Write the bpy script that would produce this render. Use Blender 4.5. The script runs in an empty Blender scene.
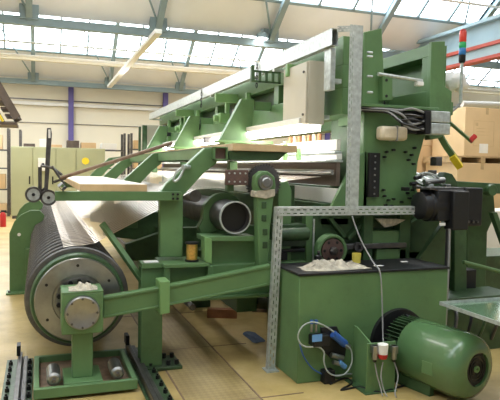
import bpy, bmesh, math, random
from mathutils import Vector, Matrix
random.seed(7)
SC = bpy.context.scene
COL = SC.collection
PI = math.pi

# ---------------------------------------------------------------- camera
F = 590.0
YAW = math.radians(19.7); ROLL = 0.0175
PITCH = -math.atan(31.0 / F)
CAMP = Vector((0, 0, 1.7))
fw = Vector((math.sin(YAW)*math.cos(PITCH), math.cos(YAW)*math.cos(PITCH), math.sin(PITCH)))
r0 = Vector((math.cos(YAW), -math.sin(YAW), 0)); u0 = r0.cross(fw)
rt = r0*math.cos(ROLL) + u0*math.sin(ROLL); up = -r0*math.sin(ROLL) + u0*math.cos(ROLL)
cam = bpy.data.cameras.new('camera'); co = bpy.data.objects.new('camera', cam); COL.objects.link(co)
cam.sensor_width = 36; cam.lens = F/500*36; cam.clip_end = 200
m = Matrix.Identity(4)
for i in range(3):
    m[i][0] = rt[i]; m[i][1] = up[i]; m[i][2] = -fw[i]; m[i][3] = CAMP[i]
co.matrix_world = m
SC.camera = co

def at(px, py, X=None, Y=None, Z=None):
    d = fw + rt*((px-250)/F) + up*((200-py)/F)
    if X is not None: t = (X-CAMP.x)/d.x
    elif Y is not None: t = (Y-CAMP.y)/d.y
    else: t = (Z-CAMP.z)/d.z
    return CAMP + d*t
def xz(px, py, Y):
    p = at(px, py, Y=Y); return (p.x, p.z)
def pz(pts, Y): return [xz(a, b, Y) for a, b in pts]

# ---------------------------------------------------------------- world, light, exposure
w = bpy.data.worlds.new('world'); SC.world = w; w.use_nodes = True
bg = w.node_tree.nodes['Background']; bg.inputs[0].default_value = (.93, .97, 1, 1); bg.inputs[1].default_value = .24
def area(name, loc, rot, sx, sy, power, color=(1, .97, .93)):
    l = bpy.data.lights.new(name, 'AREA'); l.shape = 'RECTANGLE'; l.size = sx; l.size_y = sy
    l.energy = power; l.color = color
    o = bpy.data.objects.new(name, l); COL.objects.link(o); o.location = loc; o.rotation_euler = rot
    return o
area('hall_fill_light', (-1.2, 2.2, 4.8), (math.radians(12), 0, 0), .6, 5, 48)  # unseen area lights added for general hall light, no fixtures modelled
area('hall_fill_light', (2.5, 2.6, 4.9), (math.radians(10), 0, 0), .6, 5, 30)
area('hall_fill_light', (0.0, 8.5, 4.8), (0, 0, 0), .5, 7, 120)
area('hall_fill_light', (6.5, 8.0, 4.8), (0, 0, 0), .5, 7, 150)
area('hall_fill_light', (-1.0, 18.5, 4.9), (0, 0, 0), .8, 7, 380)
area('hall_fill_light', (7.5, 18.5, 4.9), (0, 0, 0), .8, 7, 380)
area('ceiling_fill_light', (1.0, 9.0, 4.1), (PI, 0, 0), .5, 7, 60)  # upward fill lights added to brighten the ceiling, no lamp around them
area('ceiling_fill_light', (7.0, 9.0, 4.1), (PI, 0, 0), .5, 7, 60)
area('ceiling_fill_light', (4.0, 18.5, 4.1), (PI, 0, 0), 8, .5, 90)
SC.view_settings.view_transform = 'Standard'; SC.view_settings.look = 'None'
SC.view_settings.gamma = 1; SC.view_settings.use_curve_mapping = False
SC.view_settings.exposure = 0.2

# ---------------------------------------------------------------- materials
def nt(name):
    m = bpy.data.materials.new(name); m.use_nodes = True
    t = m.node_tree; return m, t, t.nodes['Principled BSDF']
def mat(name, c, rough=.5, metal=0, var=.12, scale=6, bump=0, dirt=0, dirtc=(.05, .045, .035), bscale=None, spec=.5, coat=0):
    m, t, b = nt(name); N = t.nodes; L = t.links
    tc = N.new('ShaderNodeTexCoord')
    n = N.new('ShaderNodeTexNoise'); n.inputs['Scale'].default_value = scale; n.inputs['Detail'].default_value = 5
    L.new(tc.outputs['Object'], n.inputs['Vector'])
    r = N.new('ShaderNodeValToRGB'); r.color_ramp.elements[0].position = .3; r.color_ramp.elements[1].position = .7
    r.color_ramp.elements[0].color = tuple(x*(1-var) for x in c)+(1,)
    r.color_ramp.elements[1].color = tuple(min(1, x*(1+var)) for x in c)+(1,)
    L.new(n.outputs['Fac'], r.inputs['Fac']); out = r.outputs['Color']
    if dirt:
        n2 = N.new('ShaderNodeTexNoise'); n2.inputs['Scale'].default_value = scale*2.3; n2.inputs['Detail'].default_value = 8
        n2.inputs['Roughness'].default_value = .7
        L.new(tc.outputs['Object'], n2.inputs['Vector'])
        r2 = N.new('ShaderNodeValToRGB'); r2.color_ramp.elements[0].position = .52; r2.color_ramp.elements[1].position = .75
        r2.color_ramp.elements[0].color = (0, 0, 0, 1); r2.color_ramp.elements[1].color = (dirt, dirt, dirt, 1)
        L.new(n2.outputs['Fac'], r2.inputs['Fac'])
        mx = N.new('ShaderNodeMix'); mx.data_type = 'RGBA'
        L.new(r2.outputs['Color'], mx.inputs['Factor']); L.new(out, mx.inputs['A']); mx.inputs['B'].default_value = dirtc+(1,)
        out = mx.outputs['Result']
    L.new(out, b.inputs['Base Color'])
    b.inputs['Roughness'].default_value = rough; b.inputs['Metallic'].default_value = metal
    b.inputs['Specular IOR Level'].default_value = spec
    if coat: b.inputs['Coat Weight'].default_value = coat; b.inputs['Coat Roughness'].default_value = .15
    if bump:
        n3 = N.new('ShaderNodeTexNoise'); n3.inputs['Scale'].default_value = bscale or scale*8
        L.new(tc.outputs['Object'], n3.inputs['Vector'])
        bp = N.new('ShaderNodeBump'); bp.inputs['Strength'].default_value = bump; bp.inputs['Distance'].default_value = .01
        L.new(n3.outputs['Fac'], bp.inputs['Height']); L.new(bp.outputs['Normal'], b.inputs['Normal'])
    return m
def emit(name, c, s, spec=0):
    m, t, b = nt(name); b.inputs['Base Color'].default_value = c+(1,)
    b.inputs['Emission Color'].default_value = c+(1,); b.inputs['Emission Strength'].default_value = s
    return m
M = {}
M['green'] = mat('green_paint', (.105, .205, .082), .42, 0, .12, 3, .06, .35, (.06, .10, .04))
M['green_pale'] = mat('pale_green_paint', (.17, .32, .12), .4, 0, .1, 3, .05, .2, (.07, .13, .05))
M['green_dark'] = mat('dark_and_shaded_green_paint', (.045, .10, .038), .5, 0, .2, 5, .1, .6, (.02, .03, .015))  # dark green parts, and green parts whose shade is put into the colour
M['green_grime_shade'] = mat('oily_and_shaded_green_paint', (.035, .075, .03), .4, 0, .3, 9, .15, .8, (.02, .02, .015))  # grimy parts, plus shade under and inside the loom painted as dark green
M['steel'] = mat('machined_steel', (.33, .33, .325), .36, .95, .2, 6, .05, .3, (.2, .19, .17))
M['steel_dark'] = mat('dark_steel', (.12, .115, .115), .38, .7, .25, 12, .1, .4)
M['steel_brown'] = mat('brown_painted_steel', (.11, .085, .07), .5, .2, .2, 8)
M['winding'] = mat('wound_wire', (.018, .016, .015), .6, .1, .3, 40, .3)
M['flange'] = mat('flange_steel', (.13, .125, .12), .38, .5, .2, 20)
M['galv'] = mat('galvanised_steel', (.52, .56, .55), .38, .45, .2, 26, .05, .15, (.3, .33, .33))
M['black'] = mat('black_plastic', (.007, .007, .008), .5, 0, .2, 10, .05)
M['blackmet'] = mat('black_painted_metal', (.009, .009, .011), .45, .1, .3, 10, .1, .15, (.05, .045, .04))
M['beige'] = mat('beige_cabinet_paint', (.50, .47, .38), .5, 0, .04, 3, .02)
M['olive'] = mat('olive_cabinet_paint', (.36, .38, .235), .5, 0, .05, 2, .02)
M['cream'] = mat('cream_panel', (.80, .75, .61), .7, 0, .05, .6, .02)
M['white'] = mat('white_paint', (.75, .74, .70), .55, 0, .05, 2)
M['roofwhite'] = mat('roof_panel', (.86, .86, .88), .8, 0, .06, .7)
M['bluegrey'] = mat('blue_green_steel_paint', (.25, .33, .36), .5, 0, .1, 2)
M['bluebeam'] = mat('pale_blue_beam_paint', (.33, .45, .50), .5, 0, .08, 2)
M['purple'] = mat('purple_blue_paint', (.12, .10, .33), .5, 0, .1, 2)
M['redbeam'] = mat('red_beam_paint', (.42, .06, .035), .5, 0, .12, 2)
M['wood'] = mat('plywood', (.60, .43, .24), .6, 0, .18, 5, .1)
M['woodtop'] = mat('pale_board_face', (.72, .66, .54), .5, 0, .08, 3)
M['woodred'] = mat('reddish_wood', (.33, .14, .06), .7, 0, .2, 8)
M['woodstick'] = mat('stick_wood', (.20, .13, .085), .55, 0, .25, 14)
M['cardboard'] = mat('cardboard', (.60, .42, .23), .8, 0, .06, 3)
M['cardpale'] = mat('pale_cardboard', (.68, .50, .29), .8, 0, .05, 3)
M['pallet'] = mat('pallet_wood', (.50, .36, .2), .8, 0, .2, 6, .1)
M['paper'] = mat('paper', (.85, .83, .8), .7, 0, .03, 6)
M['rag'] = mat('rag_cloth', (.50, .45, .36), .9, 0, .25, 30, .4)
M['ragdark'] = mat('grimy_rag_cloth', (.45, .41, .33), .9, 0, .45, 16, .6)
M['trayglass'] = mat('glossy_green_tray', (.12, .22, .13), .08, 0, .1, 5, coat=1)
M['parcelwrap'] = mat('pale_foam_wrap', (.72, .62, .47), .7, 0, .1, 10, .2)
M['green_gloss'] = mat('glossy_green_paint', (.08, .165, .068), .25, 0, .12, 3, .04, .3, (.05, .09, .04), coat=.4)
M['denim'] = mat('faded_dark_blue_cloth', (.04, .07, .13), .8, 0, .2, 10)
M['yellow'] = mat('yellow_plastic', (.72, .60, .10), .5, 0, .06, 10)
M['yelpaint'] = mat('yellow_paint', (.85, .65, .03), .5, 0, .06, 10)
M['brass'] = mat('brass_wire', (.70, .42, .12), .3, .75, .2, 60)
M['red'] = mat('red_plastic', (.5, .02, .02), .4)
M['blue'] = mat('blue_anodised', (.04, .12, .42), .35, .2)
M['bluel'] = mat('blue_label', (.12, .30, .62), .45)
M['hose'] = mat('clear_hose', (.36, .40, .38), .3, 0, .1, 8)
M['cable'] = mat('grey_cable', (.30, .30, .30), .5, 0, .1, 8)
M['plasticbag'] = mat('white_plastic_film', (.85, .86, .88), .35, 0, .04, 10, .3, bscale=25)
M['reed'] = None
M['blackcloth'] = mat('dark_red_brown', (.12, .07, .06), .6, 0, .2, 30)
M['tube_light'] = emit('lit_tube', (1, .98, .93), 15)
M['lamp_lit'] = emit('lit_lamp', (1, .97, .92), 25)
M['glass_lit'] = emit('daylit_glazing', (.82, .92, 1.0), 6.0)
M['sig_red'] = mat('signal_red', (.65, .05, .03), .3)
M['sig_green'] = mat('signal_green', (.02, .38, .12), .3)
M['sig_blue'] = mat('signal_blue', (.03, .20, .55), .3)

def stripes(name, c1, c2, axis, pitch, duty=.5, rough=.4, metal=.3, bump=.3):
    m, t, b = nt(name); N = t.nodes; L = t.links
    tc = N.new('ShaderNodeTexCoord'); s = N.new('ShaderNodeSeparateXYZ'); L.new(tc.outputs['Object'], s.inputs[0])
    d = N.new('ShaderNodeMath'); d.operation = 'DIVIDE'; d.inputs[1].default_value = pitch; L.new(s.outputs[axis], d.inputs[0])
    f = N.new('ShaderNodeMath'); f.operation = 'FRACT'; L.new(d.outputs[0], f.inputs[0])
    g = N.new('ShaderNodeMath'); g.operation = 'LESS_THAN'; g.inputs[1].default_value = duty; L.new(f.outputs[0], g.inputs[0])
    mx = N.new('ShaderNodeMix'); mx.data_type = 'RGBA'; mx.inputs['A'].default_value = c1+(1,); mx.inputs['B'].default_value = c2+(1,)
    L.new(g.outputs[0], mx.inputs['Factor']); L.new(mx.outputs['Result'], b.inputs['Base Color'])
    b.inputs['Roughness'].default_value = rough; b.inputs['Metallic'].default_value = metal
    return m
M['reed'] = stripes('reed_wires', (.10, .07, .06), (.20, .15, .125), 'Y', .02, .5, .5, .2)

def floor_mat():
    m, t, b = nt('worn_yellow_floor'); N = t.nodes; L = t.links
    tc = N.new('ShaderNodeTexCoord'); sep = N.new('ShaderNodeSeparateXYZ'); L.new(tc.outputs['Object'], sep.inputs[0])
    n = N.new('ShaderNodeTexNoise'); n.inputs['Scale'].default_value = 1.6; n.inputs['Detail'].default_value = 8; n.inputs['Roughness'].default_value = .65
    L.new(tc.outputs['Object'], n.inputs['Vector'])
    r = N.new('ShaderNodeValToRGB'); e = r.color_ramp.elements
    e[0].position = .28; e[0].color = (.30, .205, .065, 1); e[1].position = .72; e[1].color = (.57, .43, .20, 1)
    e2 = e.new(.5); e2.color = (.45, .33, .125, 1)
    L.new(n.outputs['Fac'], r.inputs['Fac'])
    # scuffs
    n2 = N.new('ShaderNodeTexNoise'); n2.inputs['Scale'].default_value = 9; n2.inputs['Detail'].default_value = 8; n2.inputs['Roughness'].default_value = .75
    L.new(tc.outputs['Object'], n2.inputs['Vector'])
    r2 = N.new('ShaderNodeValToRGB'); r2.color_ramp.elements[0].position = .55; r2.color_ramp.elements[1].position = .8
    r2.color_ramp.elements[0].color = (0, 0, 0, 1); r2.color_ramp.elements[1].color = (.6, .6, .6, 1)
    L.new(n2.outputs['Fac'], r2.inputs['Fac'])
    mx = N.new('ShaderNodeMix'); mx.data_type = 'RGBA'; L.new(r2.outputs['Color'], mx.inputs['Factor'])
    L.new(r.outputs['Color'], mx.inputs['A']); mx.inputs['B'].default_value = (.25, .2, .12, 1)
    L.new(mx.outputs['Result'], b.inputs['Base Color'])
    b.inputs['Roughness'].default_value = .42
    bp = N.new('ShaderNodeBump'); bp.inputs['Strength'].default_value = .15; bp.inputs['Distance'].default_value = .01
    L.new(n2.outputs['Fac'], bp.inputs['Height']); L.new(bp.outputs['Normal'], b.inputs['Normal'])
    return m
M['floor'] = floor_mat()
def tread_mat():
    m, t, b = nt('worn_tread_plate'); N = t.nodes; L = t.links
    tc = N.new('ShaderNodeTexCoord')
    n = N.new('ShaderNodeTexNoise'); n.inputs['Scale'].default_value = 2.5; n.inputs['Detail'].default_value = 7
    L.new(tc.outputs['Object'], n.inputs['Vector'])
    r = N.new('ShaderNodeValToRGB'); e = r.color_ramp.elements
    e[0].position = .3; e[0].color = (.28, .20, .08, 1); e[1].position = .7; e[1].color = (.50, .38, .17, 1)
    L.new(n.outputs['Fac'], r.inputs['Fac'])
    mp = N.new('ShaderNodeMapping'); mp.inputs['Rotation'].default_value = (0, 0, PI/4); L.new(tc.outputs['Object'], mp.inputs['Vector'])
    ck = N.new('ShaderNodeTexChecker'); ck.inputs['Scale'].default_value = 28; L.new(mp.outputs['Vector'], ck.inputs['Vector'])
    mx = N.new('ShaderNodeMix'); mx.data_type = 'RGBA'; mx.blend_type = 'MULTIPLY'
    L.new(r.outputs['Color'], mx.inputs['A']); mx.inputs['Factor'].default_value = .25
    L.new(ck.outputs['Color'], mx.inputs['B']); L.new(mx.outputs['Result'], b.inputs['Base Color'])
    ck.inputs['Color1'].default_value = (1, 1, 1, 1); ck.inputs['Color2'].default_value = (.45, .42, .36, 1)
    b.inputs['Roughness'].default_value = .4; b.inputs['Metallic'].default_value = .15
    bp = N.new('ShaderNodeBump'); bp.inputs['Strength'].default_value = .4; bp.inputs['Distance'].default_value = .004
    L.new(ck.outputs['Fac'], bp.inputs['Height']); L.new(bp.outputs['Normal'], b.inputs['Normal'])
    return m
M['tread'] = tread_mat()

# ---------------------------------------------------------------- mesh builder
class MB:
    def __init__(s): s.b = bmesh.new()
    def hexa(s, c):
        v = [s.b.verts.new(p) for p in c]
        for f in ((0, 3, 2, 1), (4, 5, 6, 7), (0, 1, 5, 4), (1, 2, 6, 5), (2, 3, 7, 6), (3, 0, 4, 7)):
            s.b.faces.new([v[i] for i in f])
        return s
    def box(s, x0, x1, y0, y1, z0, z1):
        return s.hexa([(x0, y0, z0), (x1, y0, z0), (x1, y1, z0), (x0, y1, z0), (x0, y0, z1), (x1, y0, z1), (x1, y1, z1), (x0, y1, z1)])
    def obox(s, o, U, V, W, a0, a1, b0, b1, c0, c1):
        g = lambda a, b, c: o + U*a + V*b + W*c
        return s.hexa([g(a0, b0, c0), g(a1, b0, c0), g(a1, b1, c0), g(a0, b1, c0), g(a0, b0, c1), g(a1, b0, c1), g(a1, b1, c1), g(a0, b1, c1)])
    def prism(s, pts, y0, y1):          # outline in XZ, thickness in Y
        a = [s.b.verts.new((x, y0, z)) for x, z in pts]; c = [s.b.verts.new((x, y1, z)) for x, z in pts]
        s.b.faces.new(a); s.b.faces.new(c[::-1]); n = len(pts)
        for i in range(n): s.b.faces.new([a[i], c[i], c[(i+1) % n], a[(i+1) % n]])
        return s
    def prismx(s, pts, x0, x1):         # outline in YZ, thickness in X
        a = [s.b.verts.new((x0, y, z)) for y, z in pts]; c = [s.b.verts.new((x1, y, z)) for y, z in pts]
        s.b.faces.new(a); s.b.faces.new(c[::-1]); n = len(pts)
        for i in range(n): s.b.faces.new([a[i], c[i], c[(i+1) % n], a[(i+1) % n]])
        return s
    def lathe(s, o, ax, prof, n=32):    # prof: list of (distance along axis, radius); radius 0 closes
        o = Vector(o); ax = Vector(ax).normalized()
        t = Vector((0, 0, 1)) if abs(ax.z) < .9 else Vector((1, 0, 0))
        a = ax.cross(t).normalized(); b = ax.cross(a).normalized(); rings = []
        for d, r in prof:
            if r <= 1e-6: rings.append([s.b.verts.new(o+ax*d)])
            else: rings.append([s.b.verts.new(o+ax*d+(a*math.cos(2*PI*k/n)+b*math.sin(2*PI*k/n))*r) for k in range(n)])
        for p, q in zip(rings, rings[1:]):
            for k in range(n):
                k2 = (k+1) % n
                vs = [p[k % len(p)], p[k2 % len(p)], q[k2 % len(q)], q[k % len(q)]]
                u = []
                for v in vs:
                    if v not in u: u.append(v)
                if len(u) > 2: s.b.faces.new(u)
        return s
    def cyl(s, p0, p1, r, n=20, r1=None):
        p0 = Vector(p0); p1 = Vector(p1); L = (p1-p0).length; r1 = r if r1 is None else r1
        return s.lathe(p0, p1-p0, [(0, 0), (0, r), (L, r1), (L, 0)], n)
    def pipe(s, p0, p1, ro, ri, n=32):
        p0 = Vector(p0); p1 = Vector(p1); L = (p1-p0).length
        return s.lathe(p0, p1-p0, [(0, ri), (0, ro), (L, ro), (L, ri), (0, ri)], n)
    def tube(s, pts, r, n=8, smooth=4):
        P = [Vector(p) for p in pts]
        if len(P) > 2 and smooth > 1:
            Q = []
            for i in range(len(P)-1):
                a = P[max(i-1, 0)]; b = P[i]; c = P[i+1]; d = P[min(i+2, len(P)-1)]
                for k in range(smooth):
                    t = k/smooth
                    Q.append(.5*((2*b)+(c-a)*t+(2*a-5*b+4*c-d)*t*t+(3*b-a-3*c+d)*t**3))
            Q.append(P[-1]); P = Q
        rings = []; pa = None
        for i, p in enumerate(P):
            d = (P[min(i+1, len(P)-1)]-P[max(i-1, 0)]).normalized()
            if pa is None:
                t = Vector((0, 0, 1)) if abs(d.z) < .9 else Vector((1, 0, 0)); pa = d.cross(t).normalized()
            else: pa = (pa - d*pa.dot(d)).normalized()
            pb = d.cross(pa)
            rings.append([s.b.verts.new(p+(pa*math.cos(2*PI*k/n)+pb*math.sin(2*PI*k/n))*r) for k in range(n)])
        for p, q in zip(rings, rings[1:]):
            for k in range(n): s.b.faces.new([p[k], p[(k+1) % n], q[(k+1) % n], q[k]])
        s.b.faces.new(rings[0][::-1]); s.b.faces.new(rings[-1])
        return s
    def slotted(s, o, U, V, W, L, wd, th, pitch=.05, slot=.028):   # perforated strip, two staggered rows of slots
        o = Vector(o); sw = wd*.13
        c = [0, wd*.22, wd*.22+sw, wd*.65, wd*.65+sw, wd]
        for a, b in ((c[0], c[1]), (c[2], c[3]), (c[4], c[5])): s.obox(o, U, V, W, 0, L, a, b, 0, th)
        for row, (a, b) in enumerate(((c[1], c[2]), (c[3], c[4]))):
            x = -pitch/2 if row else 0
            while x < L:
                e0 = max(0, x); e1 = min(L, x+pitch-slot)
                if e1 > e0: s.obox(o, U, V, W, e0, e1, a, b, 0, th)
                x += pitch
        return s
def part(parent, name, mb, mt, label=None, bevel=0, smooth=True, kind=None):
    me = bpy.data.meshes.new(name); bmesh.ops.recalc_face_normals(mb.b, faces=mb.b.faces[:]); mb.b.to_mesh(me); mb.b.free()
    me.materials.append(mt if not isinstance(mt, str) else M[mt])
    if smooth:
        me.polygons.foreach_set('use_smooth', [True]*len(me.polygons)); me.set_sharp_from_angle(angle=math.radians(35))
    o = bpy.data.objects.new(name, me); COL.objects.link(o)
    if parent is not None:
        o.parent = parent
        if parent.type == 'EMPTY': o.location = -parent.location
    if bevel:
        bv = o.modifiers.new('bevel', 'BEVEL'); bv.width = bevel; bv.segments = 2; bv.limit_method = 'ANGLE'; bv.angle_limit = math.radians(40); bv.use_clamp_overlap = True
    if label: o['label'] = label
    if kind: o['kind'] = kind
    return o
def thing(name, label, cat, loc=(0, 0, 0), group=None):
    o = bpy.data.objects.new(name, None); COL.objects.link(o); o.empty_display_size = .1; o.location = loc
    o['label'] = label; o['category'] = cat
    if group: o['group'] = group
    return o
def single(name, mb, mt, label, cat, group=None, bevel=0, kind=None):
    o = part(None, name, mb, mt, label, bevel); o['category'] = cat
    if group: o['group'] = group
    if kind: o['kind'] = kind
    return o
def struct(name, mb, mt, parent=None, bevel=0):
    o = part(parent, name, mb, mt, bevel=bevel)
    if parent is None: o['kind'] = 'structure'
    return o
def copytree(root, loc, label=None):
    r = root.copy(); COL.objects.link(r); r.location = loc
    if label: r['label'] = label
    for c in list(root.children):
        d = c.copy(); COL.objects.link(d); d.parent = r
        for g in list(c.children):
            e = g.copy(); COL.objects.link(e); e.parent = d
    return r
UX, UY, UZ = Vector((1, 0, 0)), Vector((0, 1, 0)), Vector((0, 0, 1))
def dropx(name, pts): return pts

# ================================================================ SETTING
struct('floor', MB().box(-9, 22, -4, 25, -.1, 0), 'floor')
# tread plates let into the walkway, and joints between them
def joints():
    b = MB()
    for x in (1.0, 1.55): b.box(x-.006, x+.006, 3.2, 9.5, 0, .0035)
    for y in (4.02, 5.35, 6.7, 8.1): b.box(.4, 1.9, y-.006, y+.006, 0, .0032)
    return b
struct('floor_joints', joints(), 'woodstick')
struct('floor_tread_plate', MB().box(1.01, 1.54, 3.2, 8.09, 0, .003), 'tread')
struct('wall_back', MB().box(-9, 22, 24.8, 25, 0, 5.4), 'cream')
struct('wall_left', MB().box(-9.2, -9, 4, 25, 0, 6), 'cream')
struct('wall_right', MB().box(22, 22.2, 4, 25, 0, 6), 'cream')
# roof: valleys at Y = 24, 14, 4; steep glazed face towards the camera, shallow face behind it
SL = .75
rb = MB(); n_win = 0
XS = [-6-.2+.35+2.85*k for k in range(-1, 11)]
XS = [-.2+2.85*k for k in range(-3, 9)]
for V in (24.3, 14.2, 4.2):
    f = lambda d: (V-d, 5.05+SL*d); D0 = 1.1 if V > 20 else .9
    y0, z0 = f(0); y1, z1 = f(D0); y2, z2 = f(2.7); y3, z3 = f(3.3)
    def slab(ya, za, yb, zb, th=.1): rb.prismx([(ya, za), (yb, zb), (yb+.02, zb+th), (ya+.02, za+th)], -9, 22)
    slab(y0+.5, z0, y1, z1) if False else slab(y0, z0, y1, z1)
    slab(y2, z2, y3, z3)
    slab(y3, z3, y0-10.1+.3, z0+.25)
struct('ceiling', rb, 'roofwhite')
wn = 0
for V in (24.3, 14.2, 4.2):
    D0 = 1.1 if V > 20 else .9
    for k, x in enumerate(XS[:-1]):
        if V < 20 and k > 7: continue
        wn += 1
        o = Vector((x, V-D0, 5.05+SL*D0)); dirv = Vector((0, -1, SL)).normalized(); nrm = Vector((0, SL, 1)).normalized()
        Ls = (2.7-D0)*math.hypot(1, SL)
        b = MB()
        for i in range(4):
            xx = 2.85*i/3
            b.obox(o, UX, dirv, nrm, xx-.03, xx+.03, 0, Ls, -.05, .04)
        b.obox(o, UX, dirv, nrm, 0, 2.85, -.03, .05, -.05, .04); b.obox(o, UX, dirv, nrm, 0, 2.85, Ls-.05, Ls+.03, -.05, .04)
        wf = struct('window_%d' % wn, b, 'bluegrey')
        p = part(wf, 'pane', MB().obox(o, UX, dirv, nrm, .03, 2.82, .05, Ls-.05, 0, .012), 'glass_lit')
for j, V in enumerate((24.3, 14.2)):
    b = MB()                                    # valley beam
    b.box(-9, 22, V-.16, V+.02, 4.78, 4.80); b.box(-9, 22, V-.15, V-.11, 4.80, 4.94); b.box(-9, 22, V-.16, V+.02, 4.94, 4.96)
    struct('roof_beam', b, 'bluegrey')
    for k, x in enumerate(XS[:9]):
        o = Vector((x, V-.05, 5.0)); dirv = Vector((0, -1, SL)).normalized(); nrm = Vector((0, SL, 1)).normalized()
        b = MB().obox(o, UX, dirv, nrm, -.07, .07, 0, 4.0, -.17, -.06)
        b.box(x-.2, x+.2, V-.22, V-.04, 4.90, 5.22)
        struct('rafter', b, 'bluegrey')
        b = MB().tube([(x-.05, V-.3, 5.1), (x-1.15, V-2.2, 6.55)], .025, 6)
        struct('roof_brace', b, 'bluegrey')
# purlins and pipes across the hall
struct('roof_pipe', MB().cyl((-9, 20.5, 5.2), (22, 20.5, 5.2), .045, 8), 'white')
struct('roof_pipe', MB().cyl((-9, 19.4, 5.42), (22, 19.4, 5.42), .03, 8), 'galv')
struct('roof_pipe', MB().cyl((-3, 11.2, 5.55), (22, 11.2, 5.55), .03, 8), 'white')
struct('roof_pipe', MB().box(-9, 22, 22.3, 22.5, 5.38, 5.5), 'cream')
# wall dressing: panel joints, cable trunking, purple columns
struct('trim_1', MB().box(-9, 22, 24.74, 24.79, 4.26, 4.30), 'steel_dark')
struct('trim_2', MB().box(-9, 22, 24.66, 24.79, 4.05, 4.17), 'white')
struct('trim_3', MB().box(-9, 22, 24.76, 24.79, 3.36, 3.38), 'steel_dark')
for x in (1.2, 5.0, 8.8, 12.6, -2.6):
    b = MB().box(x-.1, x+.1, 24.62, 24.65, 0, 4.82).box(x-.1, x+.1, 24.74, 24.77, 0, 4.82).box(x-.015, x+.015, 24.65, 24.74, 0, 4.82)
    struct('steel_column', b, 'purple')
# crane runway along the hall on the right
p1 = at(390, 50, Z=5.3); p2 = at(500, 20, Z=5.3)
b = MB().box(9.78, 10.1, 4, 24.2, 4.72, 4.79).box(9.92, 9.97, 4, 24.2, 4.79, 5.22).box(9.78, 10.1, 4, 24.2, 5.22, 5.3)
struct('crane_beam', b, 'bluebeam')
struct('crane_rail', MB().box(8.9, 9.12, 4, 20, 4.38, 4.45), 'redbeam')
struct('crane_rail', MB().box(8.97, 9.02, 4, 20, 4.17, 4.38), 'bluebeam')
struct('crane_rail', MB().box(8.9, 9.12, 4, 20, 4.10, 4.17), 'redbeam')
for y in (8.5, 14.1):
    struct('crane_bracket', MB().box(8.95, 9.9, y-.06, y+.06, 4.45, 4.72), 'bluebeam')

# hanging fluorescent trunk light along the hall
t = thing('fluorescent_light', 'long off-white fluorescent trunk light hanging under the roof, running toward the back wall', 'ceiling light', (2.46, 13.1, 4.62))
b = MB().box(2.38, 2.54, 13.0, 22.6, 4.62, 4.72); part(t, 'housing', b, 'white', bevel=.01)
b = MB()
for y in (14.13, 18, 22.4): b.cyl((2.46, y, 4.72), (2.46, y, 4.84 if y < 15 else 5.6), .012, 6)
part(t, 'hanger', b, 'galv')
t = thing('pendant_lamp', 'small lit round lamp under the near roof beam', 'lamp', at(262, 38, Y=13.9))
c = at(262, 38, Y=13.9)
part(t, 'shade', MB().lathe(c, UZ, [(-.02, .16), (.1, .13), (.16, .04), (.22, .03), (.22, 0)], 20), 'bluegrey')
part(t, 'bulb', MB().lathe(c, UZ, [(-.06, 0), (-.05, .08), (.0, .12), (.05, .1), (.08, 0)], 16), 'lamp_lit')

# ================================================================ BACKGROUND LEFT
t = thing('switch_cabinet', 'long row of joined olive-beige electrical cabinets at the back left of the hall', 'cabinet', (1.0, 20, 0))
xa = at(11, 200, Y=20).x; xb = at(105, 200, Y=20).x
H = at(60, 147.5, Y=20).z
part(t, 'plinth', MB().box(xa+.03, xb-.03, 20.03, 20.65, 0, .1), 'steel_dark')
part(t, 'body', MB().box(xa, xb, 20.02, 20.7, .1, H), 'olive', bevel=.01)
edges = [xa, at(33, 200, Y=20).x, at(56, 200, Y=20).x, at(76, 200, Y=20).x, xb]
for a, c in zip(edges, edges[1:]):
    d = part(t, 'door', MB().box(a+.015, c-.015, 19.99, 20.02, .095, H-.04), 'olive', bevel=.004)
    part(d, 'handle', MB().box(c-.12, c-.08, 19.96, 19.99, 1.1, 1.35), 'black')
q0 = at(38, 158, Y=19.9); q1 = at(48, 171, Y=19.9)
t2 = thing('switch_box', 'small light grey switch box fixed to the front of the olive cabinets', 'box', (q0.x, 19.9, q1.z))
part(t2, 'body', MB().box(q0.x, q1.x, 19.86, 19.99, q1.z, q0.z), 'white', bevel=.01)
part(t2, 'knob', MB().cyl(((q0.x+q1.x)/2, 19.83, (q0.z+q1.z)/2), ((q0.x+q1.x)/2, 19.86, (q0.z+q1.z)/2), .05, 12), 'black', 'black rotary knob')
q = at(85.5, 161, Y=19.98)
part(t, 'warning_sticker', MB().prism([(q.x+.12*math.cos(a), q.z+.12*math.sin(a)) for a in [PI/4*k for k in range(8)]], 19.975, 19.988), 'yelpaint', 'yellow warning sticker')
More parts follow.
